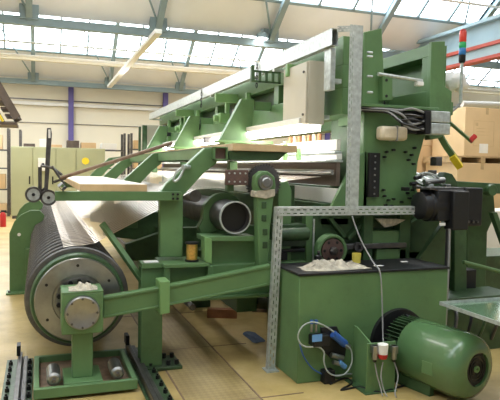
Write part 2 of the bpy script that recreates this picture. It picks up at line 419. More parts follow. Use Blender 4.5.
# storage racks with cartons
def rack(x0, x1, y, zs, label, H=2.9):
    t = thing('storage_rack', label, 'shelf', (x0, y, 0))
    for x in (x0, x1):
        for yy in (y, y+.7): part(t, 'upright', MB().box(x-.04, x+.04, yy-.03, yy+.03, 0, H), 'steel_dark')
    for z in zs: part(t, 'shelf', MB().box(x0, x1, y, y+.7, z-.04, z), 'steel_dark')
    return t
rack(-2.6, -.95, 21.0, (.15, .9, 1.6, 2.2), 'dark steel storage rack at the far left, beside the olive cabinets')
rack(3.1, 6.4, 21.3, (.15, .9, 1.65, 2.35), 'dark steel storage rack by the back wall, right of the olive cabinets')
rack(-.6, 2.9, 21.6, (.15, .9, 1.65, 2.3), 'dark steel storage rack standing behind the olive cabinets')
def carton(x0, x1, y0, y1, z0, z1, label, mt='cardboard', group=None, tape=True, name='cardboard_box', sticker=None):
    t = thing(name, label, 'box', ((x0+x1)/2, (y0+y1)/2, z0), group)
    part(t, 'carton', MB().box(x0, x1, y0, y1, z0, z1), mt, bevel=.008)
    if tape: part(t, 'tape', MB().box(x0+(x1-x0)*.47, x0+(x1-x0)*.53, y0-.002, y1, z1-.001, z1+.003).box(x0+(x1-x0)*.47, x0+(x1-x0)*.53, y0-.003, y0-.001, z1-.12, z1), 'pallet', 'brown packing tape')
    if sticker:
        a, b_, c, d = sticker; part(t, 'label_sheet', MB().box(a, b_, y0-.004, y0-.001, c, d), 'paper', 'white paper label')
    return t
G = 'cartons on the far racks'
ORD = ['leftmost', 'second from left', 'third from left', 'fourth from left', 'fifth from left', 'sixth from left', 'seventh from left', 'eighth from left']
SHN = ['bottom shelf', 'second shelf', 'third shelf', 'top shelf']
def stock(x0, x1, y, zs, where, group, hr=(.25, .5), wr=(.3, .6), cl=('cardboard', 'cardpale', 'cardpale')):
    for j, z in enumerate(zs):
        x = x0; i = 0
        while True:
            wd = random.uniform(*wr)
            if x+wd > x1: break
            carton(x, x+wd, y+.05, y+.6, z+.001, z+random.uniform(*hr), 'carton, %s, %s, %s' % (ORD[min(i, 7)], SHN[j] if len(zs) > 1 else 'top shelf', where), random.choice(cl), group, tape=False)
            x += wd+random.uniform(.06, .25); i += 1
stock(-2.55, -1.0, 21.0, (.15, .9, 1.6, 2.2), 'far left rack', 'cartons on the far left rack')
stock(3.2, 6.3, 21.3, (.15, .9, 1.65, 2.35), 'rack right of the olive cabinets', 'cartons on the rack right of the olive cabinets')
stock(-.5, 2.85, 21.6, (2.3,), 'rack behind the olive cabinets', 'cartons above the olive cabinets', (.12, .3), (.25, .55), ('cardboard', 'white', 'steel_brown'))
# fire extinguisher at the far left
q = at(3, 212, Y=17.5)
t = thing('fire_extinguisher', 'small red fire extinguisher standing at the far left edge', 'fire extinguisher', (q.x, 17.5, 0))
part(t, 'cylinder_body', MB().lathe((q.x, 17.5, 0), UZ, [(0, 0), (0, .08), (.32, .08), (.38, .05), (.40, .03), (.40, 0)], 16), 'red')
part(t, 'valve_head', MB().box(q.x-.05, q.x+.09, 17.47, 17.53, .40, .45), 'black')
# steel stair at the top left
t = thing('steel_staircase', 'brown steel stair with yellow handrail descending at the top left', 'stairs', (-1.5, 12, 2.6))
pa = at(-18, 58, Y=11.6); pb = at(17, 118, Y=11.6)
dv = (pb-pa).normalized(); nv = Vector((-dv.z, 0, dv.x))
for yy in (11.6, 12.5):
    o = Vector((pa.x, yy, pa.z)); part(t, 'stringer', MB().obox(o, dv, UY, nv, -1.0, (pb-pa).length, 0, .04, -.07, .07), 'steel_brown')
n = 10
for i in range(n):
    c = pa + (pb-pa)*((i-1.2)/(n-1.6)) - nv*.03; part(t, 'tread', MB().box(c.x-.14, c.x+.08, 11.64, 12.5, c.z-.02, c.z+.015), 'steel_brown')
part(t, 'handrail', MB().tube([pa-dv*.8-nv*.24, pb-dv*.05-nv*.24], .022, 8), 'yelpaint', 'yellow handrail')
part(t, 'handrail', MB().tube([pa-dv*.8-nv*.24+UY*.94, pb-dv*.05-nv*.24+UY*.94], .022, 8), 'steel_brown')
part(t, 'platform', MB().box(pb.x-.7, pb.x, 11.6, 12.54, pb.z-.13, pb.z-.08), 'steel_brown')

# ================================================================ BACKGROUND RIGHT
def R(x0, y0, x1, y1, Y):
    a = xz(x0, y1, Y); b_ = xz(x1, y0, Y); return a[0], b_[0], a[1], b_[1]
def pallet(x0, x1, y0, y1, z0, label):
    t = thing('wooden_pallet', label, 'pallet', ((x0+x1)/2, (y0+y1)/2, z0))
    b = MB()
    for i in range(6):
        yy = y0+(y1-y0-.1)*i/5; b.box(x0, x1, yy, yy+.1, z0+.10, z0+.122)
    part(t, 'deck', b, 'pallet')
    for xx in (x0, (x0+x1)/2-.05, x1-.1): part(t, 'bearer', MB().box(xx, xx+.1, y0, y1, z0, z0+.1), 'pallet')
    return t
YB = 9.0
Zp = at(480, 163, Y=YB).z
pallet(7.25, 8.45, YB-.02, YB+1.0, 0, 'wooden pallet on the floor under the cardboard stack at the right edge')
carton(7.28, 8.42, YB, YB+.95, .124, Zp-.002, 'large pale cardboard box below the upper pallet at the right edge', 'cardpale')
pallet(7.25, 8.45, YB-.02, YB+1.0, Zp, 'wooden pallet between two big cartons at the right edge')
zt = at(485, 108, Y=YB).z
q = R(479, 144, 488, 153, YB)
t = carton(7.42, 8.42, YB, YB+.95, Zp+.124, zt, 'large pale cardboard box with a white label, topmost at the right edge', 'cardpale', sticker=q)
b = MB()
a = R(473, 122, 494, 146, YB)
for z in (a[2], a[3]): b.box(a[0], a[1], YB-.003, YB-.001, z, z+.008)
for x in (a[0], a[1]): b.box(x, x+.008, YB-.003, YB-.001, a[2], a[3])
for i in range(3): b.box(a[0]+.06, a[1]-.1, YB-.003, YB-.001, a[3]-.14-.06*i, a[3]-.13-.06*i)
b.box(a[0]+.04, a[0]+.1, YB-.003, YB-.001, a[3]-.09, a[3]-.03)
part(t, 'printed_frame', b, 'wood', 'faint printed frame and lines')
# left stack
YC = 10.05
za = at(440, 146, Y=YC).z; zb = at(455, 118, Y=YC).z
x0 = at(449, 130, Y=YC).x; x1 = at(469, 130, Y=YC).x
zm = za*.5
carton(6.35, 7.7, YC, YC+.9, 0, zm, 'brown cardboard box on the floor behind the loom, bottom of its stack', 'cardboard')
carton(6.32, 7.72, YC, YC+.9, zm+.001, za, 'brown cardboard box behind the loom, second in its stack', 'cardboard')
carton(7.0, 7.75, YC, YC+.8, za+.001, zb, 'orange-brown cardboard box behind the signal light pole', 'cardpale')
carton(6.2, 6.95, YC+.02, YC+.8, za+.001, zb-.12, 'brown cardboard box half hidden behind the lever with the red tip', 'cardboard')
single('blue_sheet', MB().box(7.02, 7.74, YC+.02, YC+.78, zb+.004, zb+.07), 'blue', 'flat blue-violet wrap lying on the carton behind the pole', 'sheet', bevel=.01)
carton(5.3, 6.1, 9.9, 10.7, 0, at(415, 150, Y=9.9).z, 'tall brown cardboard box behind the green column', 'cardboard')
struct('air_duct', MB().cyl(at(462, 104, Y=12), at(520, 99, Y=12)+Vector((6, 0, 0)), .08, 12), 'white')
# carton stacks beyond the loom, in the middle
rack(11.5, 15.5, 21.2, (.15, .9, 1.65, 2.35), 'dark steel rack far behind the weaving zone of the loom')
stock(11.6, 15.4, 21.2, (.15, .9, 1.65, 2.35), 'rack far behind the weaving zone', 'cartons on the rack behind the weaving zone', (.3, .5), (.35, .6))

# ================================================================ WARP BEAM
AX, AZ = .30, .62
t = thing('warp_beam', 'big steel warp beam wound with dark wire, its flanged drum lying along the left of the loom', 'warp beam', (AX, 5.0, AZ))
# wound core between the flanges
prof = [(0, 0), (0, .35)]
y = 0
NF = 37; PITCH_F = .2
for i in range(NF):
    prof += [(y+.04, .362), (y+.1, .355), (y+.16, .362)]; y += PITCH_F
prof += [(y, .375), (y, 0)]
part(t, 'wire_winding', MB().lathe((AX, 5.02, AZ), UY, prof, 64), 'winding', 'dark wound wire')
fl = part(t, 'flange', MB().lathe((AX, 5.02, AZ), UY, [(0, .2), (0, .405), (.008, .415), (.022, .415), (.03, .405), (.03, .2)], 64), 'flange', 'thin dark steel flange')
for i in range(1, NF+1):
    c = fl.copy(); COL.objects.link(c); c.parent = t; c.location = Vector(fl.location)+UY*(PITCH_F*i)
part(t, 'rim_ring', MB().lathe((AX, 4.93, AZ), UY, [(0, .30), (0, .36), (.02, .372), (.085, .372), (.085, .3)], 64), 'green_dark', 'green painted rim')
part(t, 'end_disc', MB().lathe((AX, 4.90, AZ), UY, [(.03, 0), (0, .09), (0, .175), (.012, .18), (.012, .20), (0, .205), (0, .333), (.01, .34), (.06, .34), (.06, 0)], 64), 'steel', 'bare machined steel disc')
for k in range(14):
    a = 2*PI*k/14+.2; x, z = AX+.155*math.cos(a), AZ+.155*math.sin(a)
    part(t, 'bolt', MB().cyl((x, 4.875, z), (x, 4.905, z), .02, 6), 'blackmet', 'black bolt head')
for k in range(6):
    a = 2*PI*k/6+.55; x, z = AX+.28*math.cos(a), AZ+.28*math.sin(a)
    part(t, 'bolt_hole', MB().cyl((x, 4.896, z), (x, 4.903, z), .012, 10), 'blackmet', 'dark threaded hole')
part(t, 'axle', MB().cyl((AX, 4.6, AZ), (AX, 12.9, AZ), .07, 24), 'steel')

# intermediate supports behind the beam on its left
def beam_support(y, label, group=None):
    t = thing('beam_support', label, 'support bracket', (-.2, y, 0))
    dxs = .05
    out = [(-.42, 0), (-.42, .8), (-.36, .95), (-.28, 1.04), (-.16, 1.10), (-.04, 1.10), (.02, 1.03), (.0, .96), (-.10, .9), (-.16, .75), (-.16, 0)]
    out = [(a_+dxs, b_) for a_, b_ in out]
    part(t, 'plate', MB().prism(out, y, y+.05), 'green', bevel=.006)
    part(t, 'stiffener', MB().box(-.17, -.12, y-.12, y, .02, .6), 'green', bevel=.004)
    part(t, 'foot', MB().box(-.41, -.07, y-.12, y+.12, 0, .025), 'green', bevel=.004)
    part(t, 'hole_plug', MB().cyl((-.25, y-.006, .78), (-.25, y, .78), .022, 14), 'paper', 'pale round hole')
    for dx in (-.37, -.12): part(t, 'bolt', MB().cyl((dx, y-.08, .025), (dx, y-.08, .05), .018, 6), 'steel_dark')
    return t
beam_support(8.35, 'green curved plate support left of the warp beam, nearest to the camera')
beam_support(10.7, 'green curved plate support left of the warp beam, half hidden behind the nearer one')

# ================================================================ BEAM STAND + RAILS
t = thing('beam_stand', 'green wheeled stand carrying the near bearing of the warp beam', 'beam stand', (.3, 4.6, 0))
hb = part(t, 'bearing_housing', MB().box(.155, .455, 4.5, 4.78, .45, .757), 'green', bevel=.008)
part(hb, 'bearing_cap', MB().lathe((.302, 4.47, .612), UY, [(.02, 0), (.005, .09), (0, .115), (.006, .125), (.03, .13), (.04, .13)], 40), 'steel', 'round steel bearing cap')
for k in range(8):
    a = 2*PI*k/8; part(hb, 'cap_bolt', MB().cyl((.302+.107*math.cos(a), 4.462, .612+.107*math.sin(a)), (.302+.107*math.cos(a), 4.476, .612+.107*math.sin(a)), .009, 6), 'steel_dark')
part(hb, 'top_plate', MB().box(.155, .455, 4.5, 4.8, .757, .767), 'green')
part(t, 'post', MB().box(.235, .385, 4.56, 4.72, .10, .45), 'green', bevel=.006)
part(t, 'base_frame', MB().box(-.04, .70, 4.40, 4.44, .024, .10).box(-.04, .70, 5.16, 5.2, .024, .10).box(-.04, .0, 4.44, 5.16, .024, .10).box(.66, .70, 4.44, 5.16, .024, .10), 'green', bevel=.005)
part(t, 'deck_plate', MB().box(.0, .66, 4.44, 5.16, .03, .05), 'woodstick')
part(t, 'post_foot', MB().box(.17, .45, 4.46, 4.82, .05, .10), 'green', bevel=.005)
for x in (.10, .56):
    r_ = part(t, 'roller', MB().lathe((x, 4.47, .13), UY, [(0, 0), (0, .035), (.01, .042), (.02, .05), (.25, .05), (.26, .04), (.27, .035), (.27, 0)], 24), 'steel')
    part(r_, 'roller_pin', MB().cyl((x, 4.44, .13), (x, 4.78, .13), .015, 10), 'steel_dark')
cl = MB()
g = 9
def crumple(name, x0, x1, y0, y1, z, h, mt, label, cat, seed=1, nx=16, ny=10):
    rnd = random.Random(seed); b = MB(); V = []
    ph = [rnd.uniform(0, 6) for _ in range(8)]
    def hh(u, v):
        e = min(1, 4*min(u, 1-u, v, 1-v)+.05)
        return h*e*max(.12, .45+.35*math.sin(9*u+ph[0]+3*v)+.25*math.sin(17*v+ph[1]+8*u)+.3*math.sin(23*u+ph[2]+4*v)+.12*rnd.uniform(-1, 1))
    for top in (1, 0):
        row = []
        for i in range(nx+1):
            for j in range(ny+1):
                u, v = i/nx, j/ny
                wx = .06*math.sin(7*v+ph[3]); wy = .12*math.sin(6*u+ph[4])
                rr = 1-.25*abs(2*u-1)**3
                x = x0+(x1-x0)*(u+wx*.3); yv = (y0+y1)/2+(y1-y0)*((v-.5)*rr+wy*.3)
                row.append(b.b.verts.new((x, yv, z+.002+(max(.003, hh(u, v)) if top else 0))))
        V.append(row)
    f = lambda i, j: i*(ny+1)+j
    for r, row in enumerate(V):
        for i in range(nx):
            for j in range(ny):
                q = [row[f(i, j)], row[f(i+1, j)], row[f(i+1, j+1)], row[f(i, j+1)]]
                b.b.faces.new(q if r == 0 else q[::-1])
    rim = [f(i, 0) for i in range(nx+1)]+[f(nx, j) for j in range(1, ny+1)]+[f(i, ny) for i in range(nx-1, -1, -1)]+[f(0, j) for j in range(ny-1, 0, -1)]
    for a, c in zip(rim, rim[1:]+rim[:1]): b.b.faces.new([V[0][a], V[1][a], V[1][c], V[0][c]])
    return single(name, b, mt, label, cat)
crumple('cleaning_rag', .21, .42, 4.52, 4.72, .767, .04, 'rag', 'small crumpled pale rag lying on the warp beam bearing housing', 'rag', 3)

def floor_rail(xc, label, y0=3.9, y1=5.25):
    t = thing('floor_rail', label, 'rail', (xc, y0, 0))
    part(t, 'base_plate', MB().box(xc-(.13 if xc < 0 else .06), xc+(.08 if xc < 0 else .13), y0, y1, .0035, .022), 'green_grime_shade', bevel=.003)
    part(t, 'rail_bar', MB().box(xc-.04, xc-.005, y0, y1, .022, .085).box(xc+.005, xc+.04, y0, y1-.05, .022, .06).box(xc-.005, xc+.005, y0, y1, .022, .04), 'steel_dark', bevel=.004)
    i = 0; y = y0+.06
    while y < y1:
        for s in ((-1, 1) if xc < 0 else (1,)):
            part(t, 'bolt', MB().cyl((xc+(s*.095 if s*xc > 0 else .058), y, .022), (xc+(s*.095 if s*xc > 0 else .058), y, .05), .018, 6).cyl((xc+(s*.095 if s*xc > 0 else .058), y, .05), (xc+(s*.095 if s*xc > 0 else .058), y, .065), .009, 8), 'blackmet')
        y += .155
    part(t, 'end_stop', MB().box(xc-.05, xc-.02, y1-.12, y1, .085, .17), 'blackmet')
    return t
floor_rail(-.13, 'bolted steel floor rail on a green plate, left of the beam stand', 3.95, 5.4)
floor_rail(.79, 'bolted steel floor rail on a green plate, right of the beam stand', 3.9, 5.45)

# ================================================================ THE LOOM
LM = thing('weaving_loom', 'huge green industrial weaving loom filling the hall behind the warp beam', 'loom', (2.2, 5.0, 0))
P = lambda name, mb, mt='green', label=None, bevel=.006, parent=None, kind=None: part(parent or LM, name, mb, mt, label, bevel, kind=kind)
# I-section post with foot plate
P('post', MB().box(.80, .98, 4.88, 4.90, .02, .9).box(.80, .98, 5.02, 5.04, .02, .9).box(.88, .90, 4.9, 5.02, .02, .9).box(.80, .98, 4.86, 5.06, .86, .9), 'green', bevel=.003)
fp = P('foot_plate', MB().box(.74, 1.14, 4.80, 5.12, .0035, .03), 'green_grime_shade', bevel=.004)
for x, y in ((1.03, 4.86), (1.10, 4.86), (1.03, 5.05), (1.10, 5.05)):
    P('foot_bolt', MB().cyl((x, y, .03), (x, y, .07), .02, 6), 'blackmet', parent=fp, bevel=0)
P('brace', MB().tube([(.50, 5.1, 1.22), (.86, 4.98, .68)], .03, 4), 'green', bevel=0)
# swing arm from bearing housing back to the frame
a0 = xz(104, 298, 4.6); a1 = xz(104, 319, 4.6); a2 = xz(272, 285, 4.6); a3 = xz(272, 265, 4.6)
m0 = xz(160, 288, 4.6); m1 = xz(160, 308, 4.6)
P('swing_arm', MB().prism([a0, m0, a3, a2, m1, a1], 4.62, 4.70).prism([a0, m0, a3, (a3[0], a3[1]-.02), (m0[0], m0[1]-.02), (a0[0], a0[1]-.02)], 4.61, 4.62).prism([(a1[0], a1[1]+.02), (m1[0], m1[1]+.02), (a2[0], a2[1]+.02), a2, m1, a1], 4.61, 4.62), 'green', bevel=.003)
P('arm_clamp', MB().prism(pz([(160, 282), (170, 281), (170, 313), (160, 315)], 4.56), 4.56, 4.75), 'green_pale')

# front brackets, one per bay, carrying the walkway channel
def bracket(dy):
    pts = pz([(160, 257), (160, 199), (158, 196), (166, 184), (205, 148), (217, 147), (217, 163), (205, 172), (183, 196), (183, 257)], 5.0)
    b = MB().prism(pts, 5.0+dy, 5.09+dy)
    P('bracket', b, 'green', bevel=.008)
for dy in (0, 2.5, 5, 7.5): bracket(dy)
x0, z0 = xz(216, 160, 4.95); x1, z1 = xz(228, 147, 4.95)
ch = P('walkway_channel', MB().box(x0-.02, x1, 4.95, 13.0, z0, z0+.012).box(x0-.02, x1, 4.95, 13.0, z1-.012, z1).box(x0-.02, x0-.005, 4.95, 13, z0, z1).box(x1-.012, x1, 4.95, 13, z0, z1), 'green', bevel=.002)
P('channel_shade', MB().box(x0, x1-.012, 4.99, 5.0, z0+.012, z1-.012), 'blackcloth', 'dark shade in the open channel end', parent=ch, bevel=0)  # dark panel stands for the shade inside the open channel
# board carrier bar at the near side
a = xz(55, 191, 4.92); c = xz(178, 202, 4.92)
P('carrier_bar', MB().box(a[0], c[0]+.03, 4.92, 4.99, 1.42, 1.496), 'green', bevel=.004)
for x in (c[0]-.045, c[0]-.005):
    for z in (1.438, 1.475): P('bar_bolt', MB().cyl((x, 4.905, z), (x, 4.92, z), .011, 6), 'blackmet', bevel=0)
P('carrier_bar', MB().box(a[0]+.15, c[0]+.03, 8.0, 8.07, 1.42, 1.496), 'green', bevel=.004)
P('carrier_end', MB().pipe((a[0]+.06, 4.88, 1.53), (a[0]+.06, 5.3, 1.53), .033, .027, 4), 'steel_dark', bevel=.002)
# shelf plate over girder
P('shelf_plate', MB().box(.97, 1.36, 4.78, 5.2, .868, .90), 'green', bevel=.004)
gx0 = .98; gx1 = 2.30
P('front_girder', MB().box(gx0, gx1, 4.86, 4.98, .60, .866), 'green', bevel=.004)
for gx_ in (gx0, 1.35): P('girder_rib', MB().box(gx_, gx_+.045, 4.8, 4.86, .60, .866), 'green', bevel=.003)
P('girder_flange', MB().box(gx0, gx1, 4.78, 4.86, .58, .60), 'green', bevel=.003)
P('take_up_block', MB().prism(pz([(207, 262), (207, 236), (212, 240), (290, 240), (290, 292), (207, 292)], 4.95), 4.93, 5.05), 'green', bevel=.004)
P('block_flange', MB().prism(pz([(203, 236), (255, 236), (255, 241), (203, 241)], 4.86), 4.84, 5.08), 'green', bevel=.004)
P('block_cheek', MB().prism(pz([(203, 236), (210, 238), (210, 263), (203, 260)], 4.86), 4.80, 4.93), 'green_pale', bevel=.003)
# roller tube, bearing yoke
TX, TZ = xz(235.5, 217.5, 4.86)
tc_ = Vector((TX, 4.86, TZ))
P('guide_roll', MB().pipe(tc_, (TX, 12.9, TZ), .142, .128, 48), 'steel_dark', 'dark polished steel tube with open end', bevel=.003)
P('roll_lip', MB().pipe(tc_-UY*.006, tc_+UY*.02, .144, .132, 48), 'galv', 'bright steel lip', bevel=0)
P('tube_shade', MB().cyl((TX, 4.93, TZ), (TX, 4.95, TZ), .1275, 32), 'black', bevel=0)  # black disc stands in for the darkness inside the open tube
yk = [(1.36+.235*math.cos(a), 1.30+.235*math.sin(a)) for a in [PI*.28+PI*1.35*k/18 for k in range(19)]]
P('roll_yoke', MB().prism([(1.42, 1.09)]+[(TX+.20*math.cos(a), TZ+.20*math.sin(a)) for a in [-PI*.1+PI*1.15*k/20 for k in range(21)]]+[(1.37, 1.16), (1.40, 1.09)], 5.2, 5.3), 'green', bevel=.006)
P('guide_roll', MB().cyl((1.31, 5.1, 1.45), (1.31, 12.9, 1.45), .055, 24), 'steel_dark', 'thin dark guide roll', bevel=0)
# long members running down the loom
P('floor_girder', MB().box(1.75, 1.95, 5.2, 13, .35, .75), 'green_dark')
P('floor_girder', MB().box(2.5, 2.9, 5.3, 13, .2, .8), 'green_grime_shade')
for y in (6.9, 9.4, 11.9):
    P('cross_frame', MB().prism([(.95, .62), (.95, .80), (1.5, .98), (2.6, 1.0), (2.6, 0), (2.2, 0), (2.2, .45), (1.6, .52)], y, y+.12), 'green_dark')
    P('cross_leg', MB().box(1.72, 1.98, y, y+.14, 0, .36), 'green_grime_shade')
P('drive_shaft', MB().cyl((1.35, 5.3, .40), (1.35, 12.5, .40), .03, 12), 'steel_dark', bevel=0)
P('under_loom_dark', MB().box(1.5, 2.4, 7.6, 12.5, .05, .5), 'green_grime_shade')  # dark block added to keep the space under the loom dark
# warp sheet : wires from beam to guide roll and on to the reed
def sheet():
    b = MB(); path = [(.19, 1.026), (.26, 1.038), (.34, 1.040), (.44, 1.055), (1.0, 1.345), (1.26, 1.49), (1.31, 1.512), (1.6, 1.53), (2.54, 1.64)]
    y = 5.08
    while y < 12.4:
        wd = .062
        for (xa, za), (xb, zb) in zip(path, path[1:]):
            b.b.faces.new([b.b.verts.new(v) for v in ((xa, y, za), (xb, y, zb), (xb, y+wd, zb), (xa, y+wd, za))])
        y += .1
    return b
M['warp'] = mat('warp_wires', (.62, .54, .47), .3, .6, .06, 20)
single('warp_sheet', sheet(), 'warp', 'fine silvery warp threads rising from the warp beam into the loom', 'warp threads', kind='stuff')
# swing lever with hub (front of the reed)
Yl = 4.74
lv = P('lever', MB().prism(pz([(257, 196), (255, 185), (256, 176), (262, 171), (268, 171), (275, 177), (276, 186), (274, 197), (270, 232), (268, 285), (259, 285), (258, 240)], Yl), Yl, Yl+.1), 'green', bevel=.01)
hx, hz = xz(265, 182.5, Yl)
P('lever_hub', MB().lathe((hx, Yl-.05, hz), UY, [(0, 0), (0, .035), (.008, .045), (.02, .045), (.02, .062), (.05, .068), (.05, .0)], 28), 'steel', 'steel hub with bolt', parent=lv, bevel=0)
P('clamp_strap', MB().prism(pz([(255, 191), (275, 189), (275, 196), (266, 199), (255, 197)], Yl-.01), Yl-.015, Yl+.11), 'rag', 'pale worn clamp strap', parent=lv)
for (u, v) in ((262, 205), (262, 218), (263, 232), (263, 245)):
    x, z = xz(u+2, v, Yl); P('lever_slot', MB().box(x-.022, x+.022, Yl-.006, Yl+.02, z-.028, z+.028), 'green_grime_shade', 'dark slot', parent=lv, bevel=.003)
gxx, gzz = xz(262, 182, 5.0)
prof = []
gb = MB(); nteeth = 36; pts = []
for k in range(nteeth):
    for dr, da in ((0, 0), (0, .4), (-.014, .5), (-.014, .9)):
        a = 2*PI*(k+da)/nteeth; pts.append((gxx+(.165+dr)*math.cos(a), gzz+(.165+dr)*math.sin(a)))
gb.prism(pts, 4.95, 4.99)
P('gear_wheel', gb, 'steel_dark', 'dark toothed gear behind the lever', bevel=0)
q = R(225, 170, 248, 185, 4.9)
pl = P('cover_plate', MB().box(q[0], q[1], 4.88, 4.92, q[2], q[3]), 'blackcloth', 'dark perforated plate')
for i in range(4):
    for j in range(2):
        x = q[0]+.03+i*(q[1]-q[0]-.06)/3; z = q[2]+.03+j*(q[3]-q[2]-.06); P('plate_screw', MB().cyl((x, 4.873, z), (x, 4.88, z), .008, 8), 'galv', parent=pl, bevel=0)
P('cover_mount', MB().box(q[0]+.03, q[0]+.09, 4.92, 5.0, 1.5, q[3]), 'green_dark')
# frame pieces right of lever
P('frame_block', MB().prism(pz([(277, 183), (287, 181), (291, 190), (290, 232), (278, 232)], 5.0), 4.98, 5.2), 'green', bevel=.008)
P('frame_post', MB().prism(pz([(305, 213), (312, 213), (312, 268), (305, 268)], 4.95), 4.93, 5.02), 'green')
P('guide_rod', MB().cyl((xz(314, 219, 4.92)[0], 4.92, xz(314, 262, 4.92)[1]), (xz(314, 219, 4.92)[0], 4.92, xz(314, 219, 4.92)[1]), .01, 8), 'galv', bevel=0)
P('frame_block', MB().box(1.95, 2.35, 4.95, 5.2, .62, .98), 'green_dark')
P('cylinder_block', MB().cyl((2.02, 4.85, 1.12), (2.30, 4.85, 1.12), .06, 16).box(1.98, 2.32, 4.92, 5.1, 1.0, 1.2), 'green_grime_shade')
P('black_bracket', MB().box(2.0, 2.3, 4.9, 4.98, .95, .98).box(2.06, 2.12, 4.88, 4.98, .88, .95), 'blackmet')
P('frame_column', MB().box(2.12, 2.32, 5.2, 5.35, .0, 1.55), 'green_dark')
# back casting
Yc = 5.0
P('side_casting', MB().prism(pz([(312, 213), (440, 213), (440, 272), (312, 272)], Yc), Yc, Yc+.12), 'green_dark', bevel=.006)  # darker green puts the shade on this casting into its colour
P('casting_foot', MB().box(2.42, 3.9, 5.0, 5.12, 0, .9), 'green_grime_shade')
cs = MB()
def strip(u0, v0, u1, v1, wpx, Y, th, b):
    a = Vector((*xz(u0, v0, Y), 0)); c = Vector((*xz(u1, v1, Y), 0)); d = (c-a).normalized(); n_ = Vector((-d.y, d.x, 0))*(wpx*Y/F/2*1.05)
    b.prism([((a-n_).x, (a-n_).y), ((c-n_).x, (c-n_).y), ((c+n_).x, (c+n_).y), ((a+n_).x, (a+n_).y)], Y-th, Y)
for s in ((326, 216, 342, 236), (365, 218, 345, 238), (362, 217, 395, 217), (395, 232, 420, 216), (318, 216, 362, 216)):
    strip(*s, 4, Yc, .07, cs)
P('casting_rib', cs, 'green_dark', bevel=.003)
P('cross_bar', MB().box(xz(345, 0, 4.9)[0], xz(412, 0, 4.9)[0], 4.86, 4.96, xz(380, 248, 4.9)[1], xz(380, 243, 4.9)[1]), 'steel_dark', 'dark rusty steel bar')
P('panel_block', MB().prism(pz([(362, 230), (402, 230), (402, 243), (362, 243)], 4.95), 4.90, 5.0), 'green')
P('panel_block', MB().prism(pz([(373, 248), (402, 248), (402, 263), (373, 263)], 4.95), 4.88, 5.0), 'green')
P('gusset', MB().prism(pz([(412, 266), (445, 218), (449, 218), (449, 270), (412, 270)], 4.75), 4.72, 4.78), 'green_dark')
fx, fz = xz(327, 249, 4.9)
fwl = P('hand_wheel', MB().lathe((fx, 4.78, fz), UY, [(.03, 0), (.03, .115), (.0, .12), (0, .145), (.015, .15), (.1, .15), (.1, 0)], 40), 'green', 'green flanged wheel')
P('wheel_face', MB().lathe((fx, 4.785, fz), UY, [(0, 0), (0, .11), (.025, .11)], 36), 'blackcloth', 'brown wheel face', parent=fwl, bevel=0)
P('wheel_nut', MB().lathe((fx, 4.74, fz), UY, [(0, .0), (0, .025), (.01, .04), (.045, .04)], 6), 'steel_dark', parent=fwl, bevel=0)
for k in range(6):
    a = 2*PI*k/6; P('wheel_hole', MB().cyl((fx+.085*math.cos(a), 4.781, fz+.085*math.sin(a)), (fx+.085*math.cos(a), 4.787, fz+.085*math.sin(a)), .014, 10), 'black', parent=fwl, bevel=0)
x, z = xz(358, 247, 4.85)
P('pivot_ring', MB().pipe((x, 4.83, z), (x, 4.88, z), .045, .025, 20), 'steel_dark', bevel=0)
q = xz(390, 222, 4.88)
single('paper_sheet', MB().prism([(q[0]-.16, q[1]+.035), (q[0]+.08, q[1]+.03), (q[0]+.17, q[1]+.02), (q[0]+.06, q[1]-.03), (q[0]-.06, q[1]-.05)], 4.87, 4.895), 'rag', 'crumpled pale sheet tucked under the slotted rail below the column', 'paper')

# big column plate
col_pts = pz([(364, 110), (430, 110), (429, 128), (424, 140), (418, 162), (416, 186), (420, 200), (424, 214), (362, 214), (364, 160)], 4.8)
cp = P('column_plate', MB().prism(col_pts, 4.8, 4.88), 'green', bevel=.01)
P('column_web', MB().box(2.9, 3.0, 4.88, 5.6, 0, 2.25).box(3.3, 3.42, 4.88, 5.6, 0, 2.25), 'green_dark')
bolts = [(386, 152), (393, 150), (384, 157), (405, 152), (411, 155), (408, 160), (413, 164), (414, 148), (384, 196), (388, 200), (385, 205), (393, 199), (407, 193), (412, 190), (409, 198), (414, 196), (401, 202), (391, 206), (383, 190), (415, 183), (416, 186)]
for u, v in bolts:
    x, z = xz(u, v, 4.79); P('stud', MB().cyl((x, 4.76, z), (x, 4.80, z), .011, 8), 'blackmet', 'black stud', parent=cp, bevel=0)
q = R(368, 153, 380, 197, 4.77)
tp = P('terminal_panel', MB().box(q[0], q[1], 4.76, 4.80, q[2], q[3]), 'black', 'tall black panel with screws', bevel=.003)
for i in range(7):
    zz = q[2]+.03+i*(q[3]-q[2]-.06)/6; P('panel_screw', MB().cyl(((q[0]+q[1])/2, 4.752, zz), ((q[0]+q[1])/2, 4.76, zz), .009, 8), 'steel', parent=tp, bevel=0)
# top frame near end
lp = P('end_plate', MB().prism(pz([(364, 32), (382, 28), (384, 74), (384, 110), (362, 112)], 4.8), 4.8, 4.86), 'green', bevel=.008)
for v in (84, 100):
    x, z = xz(387, v-4, 4.72); P('plate_hole', MB().cyl((x, 4.725, z), (x, 4.735, z), .014, 10), 'black', parent=lp, bevel=0)
